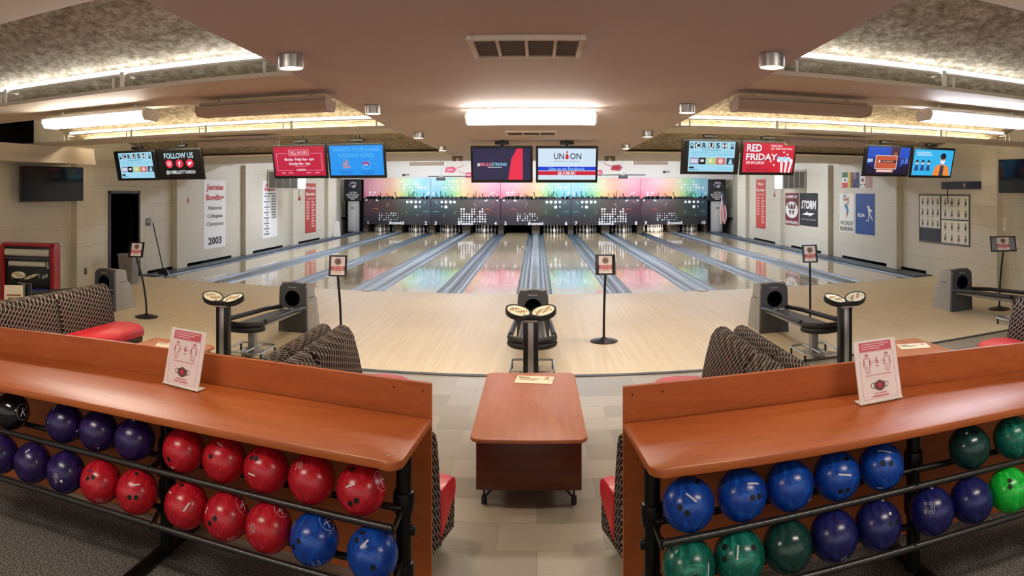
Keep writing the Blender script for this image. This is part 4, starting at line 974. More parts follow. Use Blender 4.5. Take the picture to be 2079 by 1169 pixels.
    for s in (-1, 1):
        b = MB(); x0, x1, y0, y1, r = s * .03, s * .23, yf + .10, yf + .62, .05; pts = []
        for cx_, cy_, a0 in ((x1 - s * r, y1 - r, 0), (x0 + s * r, y1 - r, 1), (x0 + s * r, y0 + r, 2), (x1 - s * r, y0 + r, 3)):
            for k in range(5):
                t = (a0 + k / 4) * Q; pts.append((cx_ + s * r * math.cos(t), cy_ + r * math.sin(t), .085))
        b.tube(pts, .0135, M_BRUSH, 8, closed=True)
        for y in (y0 + .05, y1 - .05): b.cyl((x1, y, 0), (x1, y, .085), .014, M_RUB, seg=8)
        b.cyl((x0 + s * .01, yf + .42, .085), (0, yf + .42, .085), .012, M_BRUSH, seg=8); part(b, 'foot_loop', o)
    return o
wh = ['beside lanes 1 and 2 at the far left', 'between the left benches and lanes 3 and 4', 'in the middle behind the centre console', 'right of the lone centre sign stand', 'at the far right by the bulletin board']
br0 = ball_return((pc(0), 8.55, 0), 'grey ball return ' + wh[0])
for k in range(1, 5): dup(br0, (pc(k), 8.5 + .06 * abs(k - 2), 0), 'grey ball return ' + wh[k])

# ------------------------------------------------------------------ control consoles
M_KEY = mat('console_face', 'd9d2b4', .35, coat=.4)
def console(p, label):
    o = root('control_console', p, label, 'console', 'bowler control consoles')
    b = MB(); b.box((0, 0, .008), (.24, .2, .016), M_BLACK, .005); part(b, 'base_plate', o)
    b = MB(); b.box((0, 0, .36), (.15, .09, .70), M_BLACKP, .008); part(b, 'post', o)
    b = MB(); b.box((0, -.048, .355), (.056, .012, .68), M_BRUSH, .003); part(b, 'silver_strip', o)
    b = MB(); b.box((0, -.02, .714), (.14, .14, .02), M_BRUSH, .003); b.prism([(-.12, -.10), (.12, -.10), (.17, .0), (.12, .08), (-.12, .08), (-.17, 0)], .722, .775, M_BLACKP, 'z', .012); part(b, 'head', o)
    for s in (-1, 1):
        T = Matrix.Translation((s * .125, -.02, .80)) @ Matrix.Rotation(s * math.radians(-11), 4, 'Y') @ Matrix.Rotation(math.radians(20), 4, 'X') @ Matrix.Rotation(s * math.radians(12), 4, 'Z') @ Matrix.Diagonal((1.06, .86, 1, 1))
        b = MB(); b.lathe([(.085, -.05), (.115, -.045), (.122, -.02), (.122, .012), (.113, .016), (.105, .008)], M_BLACKP, 28, T); part(b, 'pod', o)
        b = MB(); b.lathe([(.106, .004), (.106, .0085), (.0, .009)], M_KEY, 28, T)
        for i in range(8):
            for j in range(4):
                x, y = -.07 + .02 * i, -.035 + .024 * j
                if x * x + y * y < .008: b.box((x, y, .011), (.013, .015, .005), mat('key_' + ('c8483c', '6f8f5a', 'ece6cf', 'b8b090')[(i * 3 + j) % 4], ('c8483c', '6f8f5a', 'ece6cf', 'b8b090')[(i * 3 + j) % 4], .4), M=T)
        part(b, 'keypad', o)
    return o
wc = ['at the left edge in front of the red lane machine', 'behind the left rack', 'behind the middle table', 'behind the right rack', 'at the right edge of the view']
c0 = console((pc(0) + .26, 6.45, 0), 'black twin pod control console ' + wc[0])
for k in range(1, 5): dup(c0, (pc(k) + (0, 0, -.01, .03, .02)[k], 6.46, 0), 'black twin pod control console ' + wc[k])

# ------------------------------------------------------------------ sign stands
M_SIGNW = mat('sign_sheet', 'f3e3dc', .3, coat=.4)
def stand(p, zh, label, w_=.25, h_=.27, bend=(0, 0), rz=0.0, land=False, tilt=.25):
    o = root('sign_stand', p, label, 'sign stand', 'black sign stands on the approach', rz)
    b = MB(); b.lathe([(.185, 0), (.185, .008), (.15, .022), (.06, .032), (.03, .05), (.022, .06)], M_BLACK, 28); part(b, 'base', o)
    bx_, by_ = bend
    pts = [(0, 0, .05)] + [(bx_ * (t ** 2), by_ * t, .05 + (zh - h_ / 2 - .05) * t) for t in [i / 8 for i in range(1, 9)]]
    b = MB(); b.tube(pts, .0165, M_BLACK, 12); part(b, 'pole', o)
    T = Matrix.Translation((bx_, by_ - .0, zh)) @ Matrix.Rotation(-tilt, 4, 'X')
    b = MB(T); b.box((0, .008, 0), (w_, .014, h_), M_BLACK, .004); b.frame(-w_ / 2, -h_ / 2, w_ / 2, h_ / 2, .02, M_BLACK, 4, ); part(b, 'frame', o)
    s = MB(T)
    if land: s.rect(-w_ / 2 + .018, -h_ / 2 + .018, w_ / 2 - .018, h_ / 2 - .018, mat('grey_sign_insert', '8b8b90', .4), 1)
    iw = min(w_, h_ * .78) / 2 - (.018 if not land else .004)
    s.rect(-iw, -h_ / 2 + .018, iw, h_ / 2 - .018, M_SIGNW, 2)
    s.disc(0, h_ * .20, h_ * .14, ink('6a4a48'), 3, 20); s.ring(0, h_ * .20, h_ * .17, .004, ink('8a6a66'), 3); s.ring(0, h_ * .20, h_ * .09, .006, ink('b89a92'), 4)
    s.rect(-iw, -h_ * .24, iw, -h_ * .02, ink('c84a50'), 3)
    s.text('THIS LANE', 0, -h_ * .075, h_ * .075, ink('fae4e0'), 4, iw * 1.6, .015); s.text('NOT IN USE', 0, -h_ * .185, h_ * .075, ink('fae4e0'), 4, iw * 1.75, .015)
    s.rect(-iw * .45, -h_ * .31, iw * .45, -h_ * .28, ink('c8a8a0'), 3)
    part(s, 'sign_face', o); return o
stand((-5.80, 8.52, 0), 1.06, 'black sign stand by the left doorway, bent pole', .24, .26, (-.16, -.02), .35, False, .5)
stand((-2.55, 8.25, 0), 1.00, 'thin black sign stand behind the left benches', .24, .28, (-.04, -.02), .15)
stand((.885, 8.6, 0), 1.015, 'black sign stand alone in the middle of the approach', .265, .27, (.02, -.02), -.05)
stand((3.98, 8.95, 0), 1.05, 'black sign stand right behind the right ball return', .235, .27, (-.01, -.02), -.12)
stand((7.15, 8.35, 0), 1.10, 'black sign stand with a landscape frame at the far right wall', .44, .27, (.06, -.03), -.5, True, .45)
# ------------------------------------------------------------------ on the walls
def on_wall(s, u0, u1, v0, v1, off=.006):
    """local frame of a flat thing on a side wall: x to the viewer's right, z up, facing -y; returns (matrix parts, w, h)"""
    x = s * (WX - off); a = px(u0, X=x, v=(v0 + v1) / 2); c = px(u1, X=x, v=(v0 + v1) / 2)
    m = px((u0 + u1) / 2, X=x, v=v0); zt = m.z; zb = px((u0 + u1) / 2, X=x, v=v1).z
    return (x, (a.y + c.y) / 2, (zt + zb) / 2), (Q if s < 0 else -Q), abs(a.y - c.y), zt - zb
def poster(s, box, name, label, cat, draw, base, group=None, off=.006, th=.004):
    p, rz, w_, h_ = on_wall(s, *box, off=off); o = root(name, p, label, cat, group, rz)
    b = MB(); b.box((0, th / 2, 0), (w_, th, h_), base); b.M = Matrix.Translation((0, -.0005, 0)); draw(b, w_ / 2, h_ / 2); part(b, 'printed_panel', o); return o
BW, BR, BKK = ink('ecebe8'), ink('c02a32'), ink('18181c')
def g_2003(b, w_, h_):
    b.text('Jennies', 0, h_ * .80, h_ * .16, BR, 2, w_ * 1.55, .035, shear=.12, dy=.002); b.text('Bowling', 0, h_ * .50, h_ * .16, BR, 2, w_ * 1.6, .035, shear=.12, dy=.002)
    for i, t in enumerate(('National', 'Collegiate', 'Champions')): b.text(t, 0, h_ * (.19 - .235 * i), h_ * .105, BKK, 2, w_ * (1.2, 1.4, 1.55)[i], .012, dy=.002)
    b.text('2003', 0, -h_ * .78, h_ * .20, BKK, 2, w_ * 1.2, .03, dy=.002)
poster(-1, (413.6, 458, 366, 503), 'champions_banner', 'tall white banner with red heading ending in the year 2003', 'banner', g_2003, BW)
def g_list(b, w_, h_):
    b.text('Jennies', 0, h_ * .86, h_ * .1, BR, 2, w_ * 1.3, .035, shear=.1, dy=.002); b.text('Bowling', 0, h_ * .70, h_ * .1, BR, 2, w_ * 1.5, .035, shear=.1, dy=.002)
    b.rect(-w_ * .7, h_ * .53, w_ * .8, h_ * .56, ink('50555a'), 2, .002)
    for i in range(15): b.rect(-w_ * (.78 if i % 2 == 0 else .5), h_ * (.43 - .094 * i), -w_ * (.12 if i % 2 == 0 else .3), h_ * (.48 - .094 * i), ink('70757a'), 2, .002)
    for i in range(9): b.rect(w_ * .2, h_ * (.43 - .094 * i), w_ * .82, h_ * (.48 - .094 * i), ink('70757a'), 2, .002)
poster(-1, (533, 563, 367, 482), 'list_banner', 'white banner listing seasons in two columns', 'banner', g_list, BW)
def g_red(t1):
    def g(b, w_, h_):
        P = ink('f2d2cc')
        b.text(t1, 0, h_ * .82, h_ * .12, P, 2, w_ * (1.7 if len(t1) > 4 else 1.1), .035, dy=.003); b.text('Bowling', 0, h_ * .57, h_ * .12, P, 2, w_ * 1.7, .035, dy=.003)
        b.rect(-w_ * .6, h_ * .36, w_ * .7, h_ * .39, P, 2, .003)
        for i in range(7): b.rect(-w_ * .8, h_ * (.20 - .11 * i), -w_ * .25, h_ * (.27 - .11 * i), ink('e0a09a'), 2, .003)
        for i in range(10): b.rect(w_ * .12, h_ * (.20 - .11 * i), w_ * (.6 + .2 * (i % 2)), h_ * (.27 - .11 * i), ink('e0a09a'), 2, .003)
        b.rect(-w_, -h_, w_, -h_ * .97, ink('8f3028'), 2, .003)
    return g
poster(-1, (619.5, 641.5, 372, 472), 'red_banner', 'narrow red banner on the left wall nearest the pins', 'banner', g_red('Womens'), ink('b03a34'))
poster(1, (1535, 1554.5, 364, 463), 'red_banner', 'narrow red banner on the right wall nearest the pins', 'banner', g_red('Mens'), ink('c04438'))
def g_home(b, w_, h_):
    b.text('HOME OF', 0, h_ * .78, h_ * .16, BW, 2, w_ * 1.7, .03, dy=.003); b.text('BOWLING', 0, -h_ * .82, h_ * .18, BW, 2, w_ * 1.8, .03, dy=.003)
    b.disc(0, -.02, w_ * .93, BW, 2, 28, h_ * .52, dy=.003); b.text('W', 0, 0.0, h_ * .58, ink('4a1420'), 3, w_ * 1.2, .06, dy=.003); b.rect(-w_ * .45, -h_ * .08, w_ * .45, h_ * .02, BW, 4, .003)
poster(1, (1594.5, 1621.5, 392, 457), 'maroon_flag', 'maroon flag with a round white emblem', 'flag', g_home, ink('6e1a2a'))
def g_storm(b, w_, h_):
    b.text('STORM', 0, h_ * .30, h_ * .46, BW, 2, w_ * 1.6, .05, shear=.15, dy=.003)
    b.poly([(-w_ * .72, -h_ * .32), (-w_ * .05, -h_ * .12), (w_ * -.1, -h_ * .2), (w_ * .7, -h_ * .2), (w_ * .1, -h_ * .42), (w_ * .15, -h_ * .34)], BW, 2, .003)
    b.text("THE BOWLER'S COMPANY", 0, -h_ * .6, h_ * .08, ink('b8bcc0'), 2, w_ * 1.6, .01, dy=.003)
poster(1, (1623.5, 1660.5, 392, 459), 'black_flag', 'black flag with a white bolt and white lettering', 'flag', g_storm, ink('15191e'))
def g_world(b, w_, h_):
    O, T_ = ink('c87a4a'), ink('2a7aa0')
    b.poly([(-.02 * 2, -h_ * .24), (.03, -h_ * .12), (w_ * .3, h_ * .12), (w_ * .1, h_ * .42), (-w_ * .2, h_ * .5), (-w_ * .25, h_ * .35), (w_ * .02, h_ * .15)], T_, 2, .003)
    b.poly([(w_ * .05, h_ * .40), (w_ * .28, h_ * .50), (w_ * .3, h_ * .82), (w_ * .18, h_ * .8)], O, 2, .003); b.poly([(-w_ * .02, -h_ * .3), (w_ * .12, -h_ * .05), (w_ * .05, h_ * .12), (-w_ * .02, h_ * .0)], O, 3, .003)
    b.disc(w_ * .08, h_ * .72, w_ * .13, O, 2, 12, h_ * .06, dy=.003); b.ring(-w_ * .25, h_ * .78, w_ * .2, w_ * .06, ink('3a3a40'), 2, 16, .003)
    b.text('WORLD', 0, -h_ * .50, h_ * .22, BKK, 2, w_ * 1.75, -.005, dy=.003); b.text('BOWLING', 0, -h_ * .80, h_ * .19, BKK, 2, w_ * 1.75, .012, dy=.003)
poster(1, (1704.5, 1734, 393, 472), 'white_flag', 'white flag with a blue and orange swoosh figure', 'flag', g_world, ink('e6e2d8'))
def g_ncaa(b, w_, h_):
    b.text('NCAA', -w_ * .38, -h_ * .06, h_ * .18, BW, 2, w_ * .75, .03, shear=.12, dy=.003)
    lim = lambda P: b.poly(P, BW, 2, .003)
    b.disc(w_ * .42, h_ * .36, w_ * .09, BW, 2, 12, h_ * .055, dy=.003)
    lim([(w_ * .32, h_ * .24), (w_ * .5, h_ * .30), (w_ * .58, h_ * .05), (w_ * .42, h_ * .0)]); lim([(w_ * .24, h_ * .42), (w_ * .30, h_ * .42), (w_ * .40, h_ * .25), (w_ * .34, h_ * .22)])
    lim([(w_ * .5, h_ * .30), (w_ * .78, h_ * .16), (w_ * .75, h_ * .10), (w_ * .48, h_ * .2)]); lim([(w_ * .42, h_ * .04), (w_ * .56, h_ * .04), (w_ * .84, -h_ * .28), (w_ * .78, -h_ * .30)])
    lim([(w_ * .40, h_ * .04), (w_ * .52, h_ * .0), (w_ * .44, -h_ * .16), (w_ * .42, -h_ * .34), (w_ * .34, -h_ * .34), (w_ * .36, -h_ * .14)]); b.disc(w_ * .22, -h_ * .32, w_ * .07, BW, 2, 12, h_ * .042, dy=.003)
poster(1, (1737, 1776, 393, 476), 'blue_flag', 'royal blue flag with a white bowler figure', 'flag', g_ncaa, ink('12428c'))
for (u0, u1, nm, draw, base) in ((1710, 1721, 'green white and red', lambda b, w_, h_: (b.rect(-w_, h_ * .33, w_, h_, ink('1f6a3a'), 1), b.rect(-w_, -h_, w_, -h_ * .33, ink('c83a34'), 1), b.disc(0, 0, w_ * .4, ink('4a6a3a'), 1, 10, h_ * .16)), BW),
        (1721.5, 1732, 'yellow and brown', lambda b, w_, h_: (b.rect(-w_, -h_, 0, h_, ink('d8c040'), 1), b.rect(0, -h_, w_, h_, ink('7a3a34'), 1)), BW),
        (1732.5, 1744.5, 'dark blue starred', lambda b, w_, h_: (b.rect(-w_, h_ * .1, -w_ * .1, h_, ink('8a6a7a'), 1), b.text('*', .3 * w_, h_ * .4, h_ * .2, BW, 1), b.text('*', -.4 * w_, -h_ * .4, h_ * .2, BW, 1), b.text('*', .3 * w_, -h_ * .6, h_ * .2, BW, 1)), ink('1c2452')),
        (1746, 1757, 'white with red disc', lambda b, w_, h_: (b.disc(0, .0, w_ * .5, ink('8a3a4a'), 1, 14, h_ * .22), b.rect(-w_ * .8, h_ * .5, -w_ * .4, h_ * .75, BKK, 1), b.rect(w_ * .4, -h_ * .75, w_ * .8, -h_ * .5, BKK, 1), b.rect(-w_ * .8, -h_ * .75, -w_ * .4, -h_ * .5, BKK, 1)), BW),
        (1758, 1771, 'red and white striped', lambda b, w_, h_: [b.rect(-w_ + 2 * w_ * i / 9, -h_, -w_ + 2 * w_ * (i + .55) / 9, h_, ink('b0565a'), 1) for i in range(9)], BW)):
    p, rz, w_, h_ = on_wall(1, u0, u1, 350, 381); o = root('national_flag', p, nm + ' flag hung in the row above the white and blue flags', 'flag', 'small flags on the right wall', rz)
    b = MB(); b.box((0, .002, 0), (w_, .004, h_), base); b.M = Matrix.Translation((0, -.002, 0)); draw(b, w_ / 2, h_ / 2); part(b, 'cloth', o)
# notice board
p, rz, w_, h_ = on_wall(1, 1866, 1969, 394, 496, .01); o = root('notice_board', p, 'framed notice board with rows of small pictured cards', 'notice board', None, rz)
b = MB(); b.frame(-w_ / 2, -h_ / 2, w_ / 2, h_ / 2, .035, ink('6a625a'), 6, ); b.box((0, .004, 0), (w_, .01, h_), ink('1a2026')); part(b, 'frame', o)
b = MB(); cr = ink('e4e0d2'); hw, hh = w_ / 2 - .04, h_ / 2 - .04
for (x0, x1, z0, z1, nx, nz) in ((-hw, -.06 * w_, -.42 * hh, hh, 4, 3), (-.03 * w_, hw, .02 * hh, hh, 4, 2), (-.03 * w_, hw, -hh, -.03 * hh, 4, 2)):
    b.rect(x0, z0, x1, z1, cr, 1, .003)
    for i in range(nx):
        for j in range(nz):
            cx_ = x0 + (i + .6) * (x1 - x0) / nx; cz_ = z0 + (j + .5) * (z1 - z0) / nz
            b.rect(cx_ - .028, cz_ - .06, cx_ + .028, cz_ + .075, ink('98907a'), 2, .003); b.rect(cx_ - .028, cz_ - .075, cx_ + .028, cz_ + .0, ink('2a2c44'), 3, .003); b.rect(cx_ - .08, cz_ - .115, cx_ + .04, cz_ - .10, ink('a8a498'), 2, .003)
part(b, 'cards', o)
p, rz, w_, h_ = on_wall(1, 1911, 2023, 368.5, 383.5, .06); o = root('wall_shelf', p, 'long navy wall rail above the notice board', 'shelf', None, rz)
b = MB(); b.box((0, .03, 0), (w_, .06, h_), ink('1a2238'), .004); b.poly([(-.16, .07), (-.10, .02), (-.04, .07), (-.06, -.02), (-.1, -.07), (-.14, -.02)], ink('b09a92'), 2); part(b, 'rail', o)
for x in (-w_ / 2 + .22, w_ / 2 - .28):
    b = MB(); b.tube([(x, .02, -h_ / 2), (x + .0, .015, -h_ / 2 - .16), (x + .03, .012, -h_ / 2 - .33)], .012, M_BLACK, 8); part(b, 'strap', o)
def g_note(b, w_, h_):
    for i in range(6): b.rect(-w_ * (.5 - .06 * (i % 3)), h_ * (.6 - .22 * i), w_ * .55, h_ * (.66 - .22 * i), ink('9a968e'), 1, .003)
poster(1, (2025, 2042, 442, 468), 'wall_notice', 'white paper notice on the right wall', 'paper', g_note, M_PAPER)
p, rz, w_, h_ = on_wall(-1, 296, 306, 443, 458); o = root('wall_plate', p, 'small grey sign plate beside the doorway', 'sign', None, rz)
b = MB(); b.box((0, .004, 0), (w_, .008, h_), ink('5a5652'), .002); b.rect(-w_ * .2, -h_ * .1, w_ * .2, h_ * .3, ink('a8a49c'), 2); part(b, 'plate', o)
for s, u, v0, v1, nm in ((-1, 377, 400, 412, 'red alarm box left of the champions banner'), (-1, 606, 399, 407, 'red alarm box left of the red banner on the left wall'), (1, 1575, 392, 400, 'red alarm box right of the red banner on the right wall'), (1, 1807.5, 393, 406, 'red alarm box right of the blue flag')):
    p, rz, w_, h_ = on_wall(s, u - 4.5, u + 4.5, v0, v1, .002); o = root('alarm_box', p, nm, 'alarm', 'red wall alarm boxes', rz)
    b = MB(); b.box((0, -.03, 0), (.14, .06, h_), mat('alarm_red', 'a8262a', .4), .008); b.disc(0, -.0, .04, ink('7a1a1e'), 1, 14, dy=.062); part(b, 'case', o)
    b = MB(); b.cyl((0, -.02, h_ / 2), (0, -.02, 2.76 - p[2]), .012, ink('8a7068'), seg=8); part(b, 'conduit', o)
for s, nm, xw in ((-1, 'left', 7.62), (1, 'right', 7.86)):
    o = root('air_unit', (s * ((WX + xw) / 2 - .02), 20.3, 2.06), 'white box air unit with dark grille high on the %s wall' % nm, 'air conditioner', 'air units on the walls')
    L2 = (WX - xw) / 2 - .02
    b = MB(); b.box((0, 0, .32), (L2 * 2, .7, .64), M_WHITE, .012); part(b, 'case', o)
    b = MB(); b.box((0, -.355, .30), (L2 * 2 - .08, .012, .54), ink('7c7a74'))
    for i in range(1, 4): b.box((-L2 + .04 + (2 * L2 - .08) * i / 4, -.364, .30), (.02, .01, .54), ink('b0aea6'))
    for i in range(10): b.box((0, -.363, .06 + i * .054), (L2 * 2 - .1, .008, .008), ink('5e5c58'))
    part(b, 'grille', o)
# broom, bin, outlet
o = root('broom', (-8.40, 13.05, 0), 'black long handled broom leaning on the left wall', 'broom')
b = MB(); b.tube([(0, 0, .12), (-.30, 0, 1.22)], .014, M_BLACK, 8); part(b, 'handle', o)
b = MB(); b.prism([(-.16, 0), (.16, 0), (.11, .12), (.04, .16), (-.04, .16), (-.11, .12)], -.03, .03, M_RUB, 'y', .008); part(b, 'brush_head', o)
o = root('waste_bin', (-8.22, 11.4, 0), 'grey plastic bin in front of the dark doorway', 'bin')
b = MB(); b.prism([(-.15, -.11), (.15, -.11), (.15, .11), (-.15, .11)], .0, .02, ink('6e6a66'), 'z'); T0, T1 = (.15, .11), (.19, .14)
vs = [(sx * q[0], sy * q[1], z) for q, z in ((T0, 0), (T1, .62)) for sx, sy in ((-1, -1), (1, -1), (1, 1), (-1, 1))] + [(sx * (q[0] - .012), sy * (q[1] - .012), z) for q, z in ((T0, .03), (T1, .62)) for sx, sy in ((-1, -1), (1, -1), (1, 1), (-1, 1))]
fs = [(i, (i + 1) % 4, 4 + (i + 1) % 4, 4 + i) for i in range(4)] + [(8 + (i + 1) % 4, 8 + i, 12 + i, 12 + (i + 1) % 4) for i in range(4)] + [(4 + i, 4 + (i + 1) % 4, 12 + (i + 1) % 4, 12 + i) for i in range(4)] + [(8, 9, 10, 11)]
b.add(vs, fs, ink('7e7a76')); part(b, 'body', o)
b = MB(); b.tube([(-.195, -.145, .62), (.195, -.145, .62), (.195, .145, .62), (-.195, .145, .62)], .014, ink('8e8a84'), 8, closed=True); part(b, 'rim', o)
b = MB(); b.ring(0, .36, .05, .012, ink('5a5652'), 1, 16); b.bm.transform(Matrix.Translation((0, -.134, 0))); part(b, 'recycle_mark', o)
p, rz, w_, h_ = on_wall(-1, 162, 170, 566, 576, .262); o = root('wall_outlet', (-WX + .152, 10.4, .33), 'small dark wall outlet low on the left pilaster', 'outlet', None, Q)
b = MB(); b.box((0, .003, 0), (.09, .006, .13), ink('4a4640'), .002); part(b, 'plate', o)
# red lane machine stood on end
o = root('lane_machine', (-8.13, 8.22, 0), 'red and black lane cleaning machine standing on end by the left wall', 'lane machine', None, math.radians(26))
RD = mat('machine_red', 'b01c26', .35); b = MB(); b.box((0, .18, .52), (.86, .30, 1.0), M_BLACKP, .01); part(b, 'body', o)
for s in (-1, 1):
    b = MB(); b.prism([(-.03, .02), (.38, .02), (.38, 1.0), (.33, 1.06), (.02, 1.06), (-.06, .98), (-.06, .72), (-.03, .68)], s * .43, s * .50, RD, 'x', .012); part(b, 'side_panel', o)
b = MB(); b.box((0, .16, 1.03), (.86, .34, .05), RD, .01); part(b, 'top_panel', o)
b = MB(); b.cyl((-.41, -.02, .90), (.41, -.02, .90), .062, mat('roller_white', 'd8d2c4', .5), seg=18); part(b, 'cloth_roller', o)
b = MB(); b.cyl((-.34, -.02, .70), (.34, -.02, .70), .045, mat('roller_white'), seg=18); b.box((.38, -.02, .70), (.03, .04, .09), ink('b8b0a0'), .004); part(b, 'squeegee_roller', o)
b = MB(); b.box((0, -.0, .80), (.84, .05, .03), ink('55505a'), .004); part(b, 'cross_bar', o)
b = MB(); b.box((.05, -.05, .22), (.72, .09, .13), mat('machine_blue', '14186c', .3), .03); part(b, 'brush', o)
for x, z in ((.30, .48), (.355, .50), (.38, .66)):
    b = MB(); b.box((x, .01, z), (.045, .05, .06), ink('a8a8a6'), .004); part(b, 'bracket', o)
o = root('paper_notice', (-6.42, 6.22, .46), 'upright cream paper notice at the left edge below the console', 'paper', None, .65)
b = MB(); b.box((0, 0, .12), (.26, .003, .24), M_CREAMP); b.rect(-.1, .09, .1, .115, ink('a86a50'), 2); b.rect(-.08, .05, .08, .07, ink('8a5a48'), 2); b.rect(-.06, .02, .06, .035, ink('8a5a48'), 2); part(b, 'sheet', o)
b = MB(); b.box((0, .05, -.005), (.26, .10, .008), M_CREAMP); part(b, 'stand', o)

# ------------------------------------------------------------------ around the masking
for s, side, x0, x1 in ((-1, 'left', -9.22, -8.36), (1, 'right', 8.18, 9.02)):
    o = root('center_banner', ((x0 + x1) / 2, 30.35, 1.52), 'black banner with white lettering at the %s end of the masking' % side, 'banner', 'banners beside the masking')
    b = MB(); hw = (x1 - x0) / 2; b.box((0, .015, .52), (hw * 2, .03, 1.04), ink('17161c'), .004); b.M = Matrix.Translation((0, -.002, 0))
    for dx, dz, r, h_ in ((0, .80, .17, '9a92a4'), (-.10, .76, .11, '6e6678'), (.10, .84, .10, '8a8294'), (.04, .72, .12, 'b8b0c0')): b.disc(dx, dz, r, ink(h_), 1 + int(r < .15), 11, r * .8, dy=.004, a0=dx * 9)
    for t, z, w_ in (('UCM', .40, .36), ('BOWLING', .29, .62), ('CENTER', .18, .52)): b.text(t, 0, z, .085, BW, 3, w_, .01, dy=.004)
    b.rect(-.11, .06, .11, .11, ink('c8bcb8'), 2, .004); part(b, 'printed_panel', o)
    o = root('end_cabinet', ((x0 + x1) / 2 + s * -.0, 30.44, .03), 'pale grey cabinet under the banner at the %s end of the masking' % side, 'cabinet', 'cabinets beside the masking')
    b = MB(); b.box((-.02 * s, 0, .73), (.52, .24, 1.46), mat('pale_cabinet', 'a8a9a4', .5), .008); part(b, 'body', o)
    b = MB(); b.box((0, -.125, .70), (.30, .012, 1.25), mat('pale_cabinet_door', 'b8b9b3', .5), .004); b.rect(-.1, 1.08, .1, 1.2, ink('8a8a86'), 1, .133); part(b, 'door', o)
    struct(MB().span((x0, 30.58, .0), (x1, 30.72, 1.56), M_DARK), 'wall_pit_end')
# flag of stripes on a pole
o = root('flag_on_pole', (8.60, 29.4, 0.03), 'furled red white and blue striped flag on a pole by the right banner', 'flag')
b = MB(); b.cyl((0, 0, 0), (0, 0, 2.15), .018, M_BLACK, seg=10); b.lathe([(.14, 0), (.14, .02), (.03, .05)], M_BLACK, 16); b.lathe([(.0, 2.15), (.03, 2.18), (.0, 2.22)], mat('brass', 'b8943c', .3, .8), 10); part(b, 'pole', o)
b = MB()
for i in range(9):
    t = i / 8; x0 = -.10 + .22 * t
    b.tube([(x0 * .3, -.03, 1.85), (x0 * .8, -.05 - .03 * math.sin(i), 1.35), (x0 * 1.3, -.06 + .03 * math.cos(i * 2), .85), (x0 * 1.0 + .02, -.05, .42 + .08 * (i % 3))], .024, ink('b8343c') if i % 2 else ink('e6e0dc'), 7)
b.tube([(.0, -.055, 1.95), (.03, -.09, 1.5), (.06, -.10, 1.3)], .06, ink('2a3050'), 8); part(b, 'cloth', o)
# folded white sign on the left ledge
o = root('floor_sign', (-8.50, 26.9, .03), 'white folding floor sign at the far left of the lanes', 'sign', None, .2)
for s in (-1, 1):
    b = MB(); b.add([(-.15, s * .16, 0), (.15, s * .16, 0), (.10, s * .015, .66), (-.10, s * .015, .66), (-.15, s * .16 - .015, 0), (.15, s * .16 - .015, 0), (.10, s * .015 - .012, .66), (-.10, s * .015 - .012, .66)], [(0, 1, 2, 3), (7, 6, 5, 4), (0, 4, 5, 1), (1, 5, 6, 2), (2, 6, 7, 3), (3, 7, 4, 0)], M_WHITE); part(b, 'panel', o)
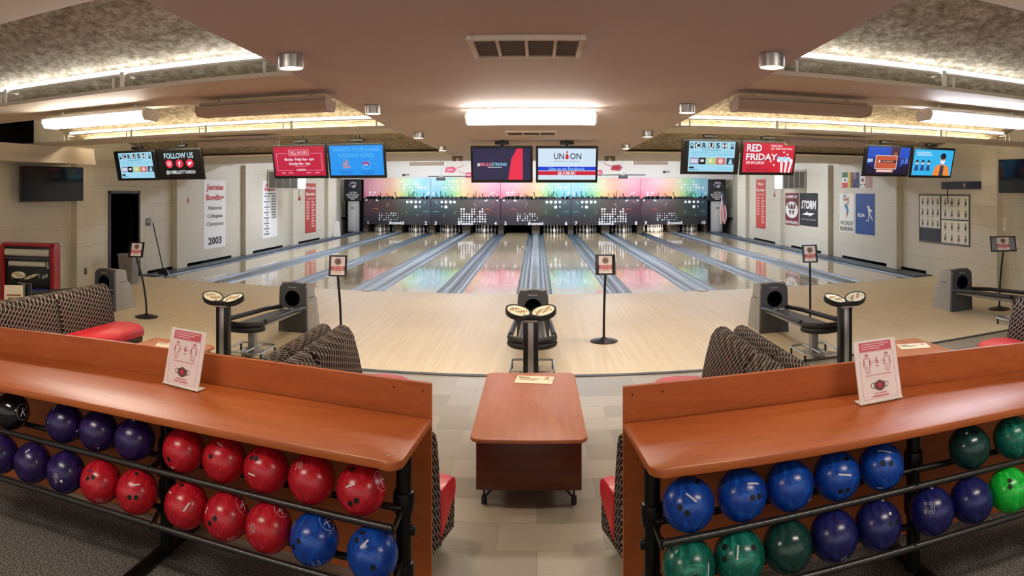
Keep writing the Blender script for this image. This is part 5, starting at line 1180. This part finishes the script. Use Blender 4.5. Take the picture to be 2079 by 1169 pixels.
# pink paper tags and dark sensors on the bulkhead, camera units hanging before the masking
PK = mat('pink_paper', 'e0607c', .6)
for u, v, r_, nm in ((915, 345, .28, 'large pink paper tag left of the middle screens'), (952, 356, .17, 'small pink paper tag beside the navy screen'), (1252, 341, .28, 'large red paper tag right of the middle screens'), (1217, 351, .17, 'small pink paper tag beside the pale screen')):
    p = px(u, v, Y=30.74); o = root('paper_tag', p, nm, 'paper tag', 'paper tags on the back bulkhead')
    m = PK if 'pink' in nm else mat('red_paper', 'b83440', .6)
    b = MB(); a_ = r_; b.prism([(-a_, -.10), (a_ * .45, -.14), (a_, .02), (a_ * .5, .16), (-a_ * .8, .12)], -.012, .0, m, 'y'); b.rect(-a_ * .6, -.02, a_ * .4, .04, ink('f2c8d0') if m is PK else ink('7a1c28'), 1, .014); part(b, 'tag', o)
    b = MB(); sg = 1 if u < CX and r_ > .25 else -1; b.tube([(sg * a_ * .6, -.01, .06), (sg * (a_ + .2), -.008, .14), (sg * (a_ + .34), -.006, .24)], .012, m, 6); part(b, 'string', o)
for u, v, nm in ((823, 355, 'left'), (1352, 349, 'right')):
    p = px(u, v, Y=30.70); o = root('sensor_unit', p, 'small black sensor on the bulkhead, %s of the masking' % nm, 'sensor', 'bulkhead sensors')
    b = MB(); b.box((-.08, 0, .0), (.12, .10, .10), M_BLACKP, .01); b.box((.1, 0, .02), (.16, .09, .06), ink('9a9a98'), .01); b.box((0, .03, 0), (.3, .02, .03), M_BLACKP); part(b, 'unit', o)
for u, v, u0, u1, v2, nm in ((895, 362, 868, 956, 358, 'left'), (1265, 358, 1214, 1311, 355, 'right')):
    p = px(u, v, Y=28.0); o = root('hanging_camera', p, 'black camera unit hanging on a rod before the masking, %s of the middle screens' % nm, 'camera', 'hanging camera units')
    b = MB(); b.box((0, 0, -.03), (.38, .22, .13), M_BLACKP, .02); b.rect(-.16, -.06, .16, .0, ink('6a6a70'), 1, .112); b.box((0, .0, .10), (.16, .12, .16), ink('b8b8b4'), .03); part(b, 'unit', o)
    b = MB(); b.cyl((0, 0, .15), (0, 0, 3.5 - p.z), .018, M_BRUSH, seg=8); part(b, 'drop_rod', o)
    a_ = px(u0, v2, Y=28.0) - p; c_ = px(u1, v2, Y=28.0) - p
    b = MB(); b.cyl((a_.x, .02, a_.z), (c_.x, .02, c_.z), .018, M_BLACK, seg=8); part(b, 'cross_rod', o)
for u, nm in ((929, 'left'), (1238, 'right')):
    p = px(u, z=ZC, Y=14.8); o = root('emergency_light', p, 'small twin head emergency light under the soffit, %s of the middle screens' % nm, 'emergency light', 'emergency lights')
    b = MB(); b.box((0, 0, -.02), (.24, .08, .04), ink('8a7a6c'), .006); part(b, 'mount', o)
    for s in (-1, 1): b = MB(); b.box((s * .075, -.02, -.075), (.10, .08, .07), ink('8a7a6c'), .015); part(b, 'lamp_head', o)
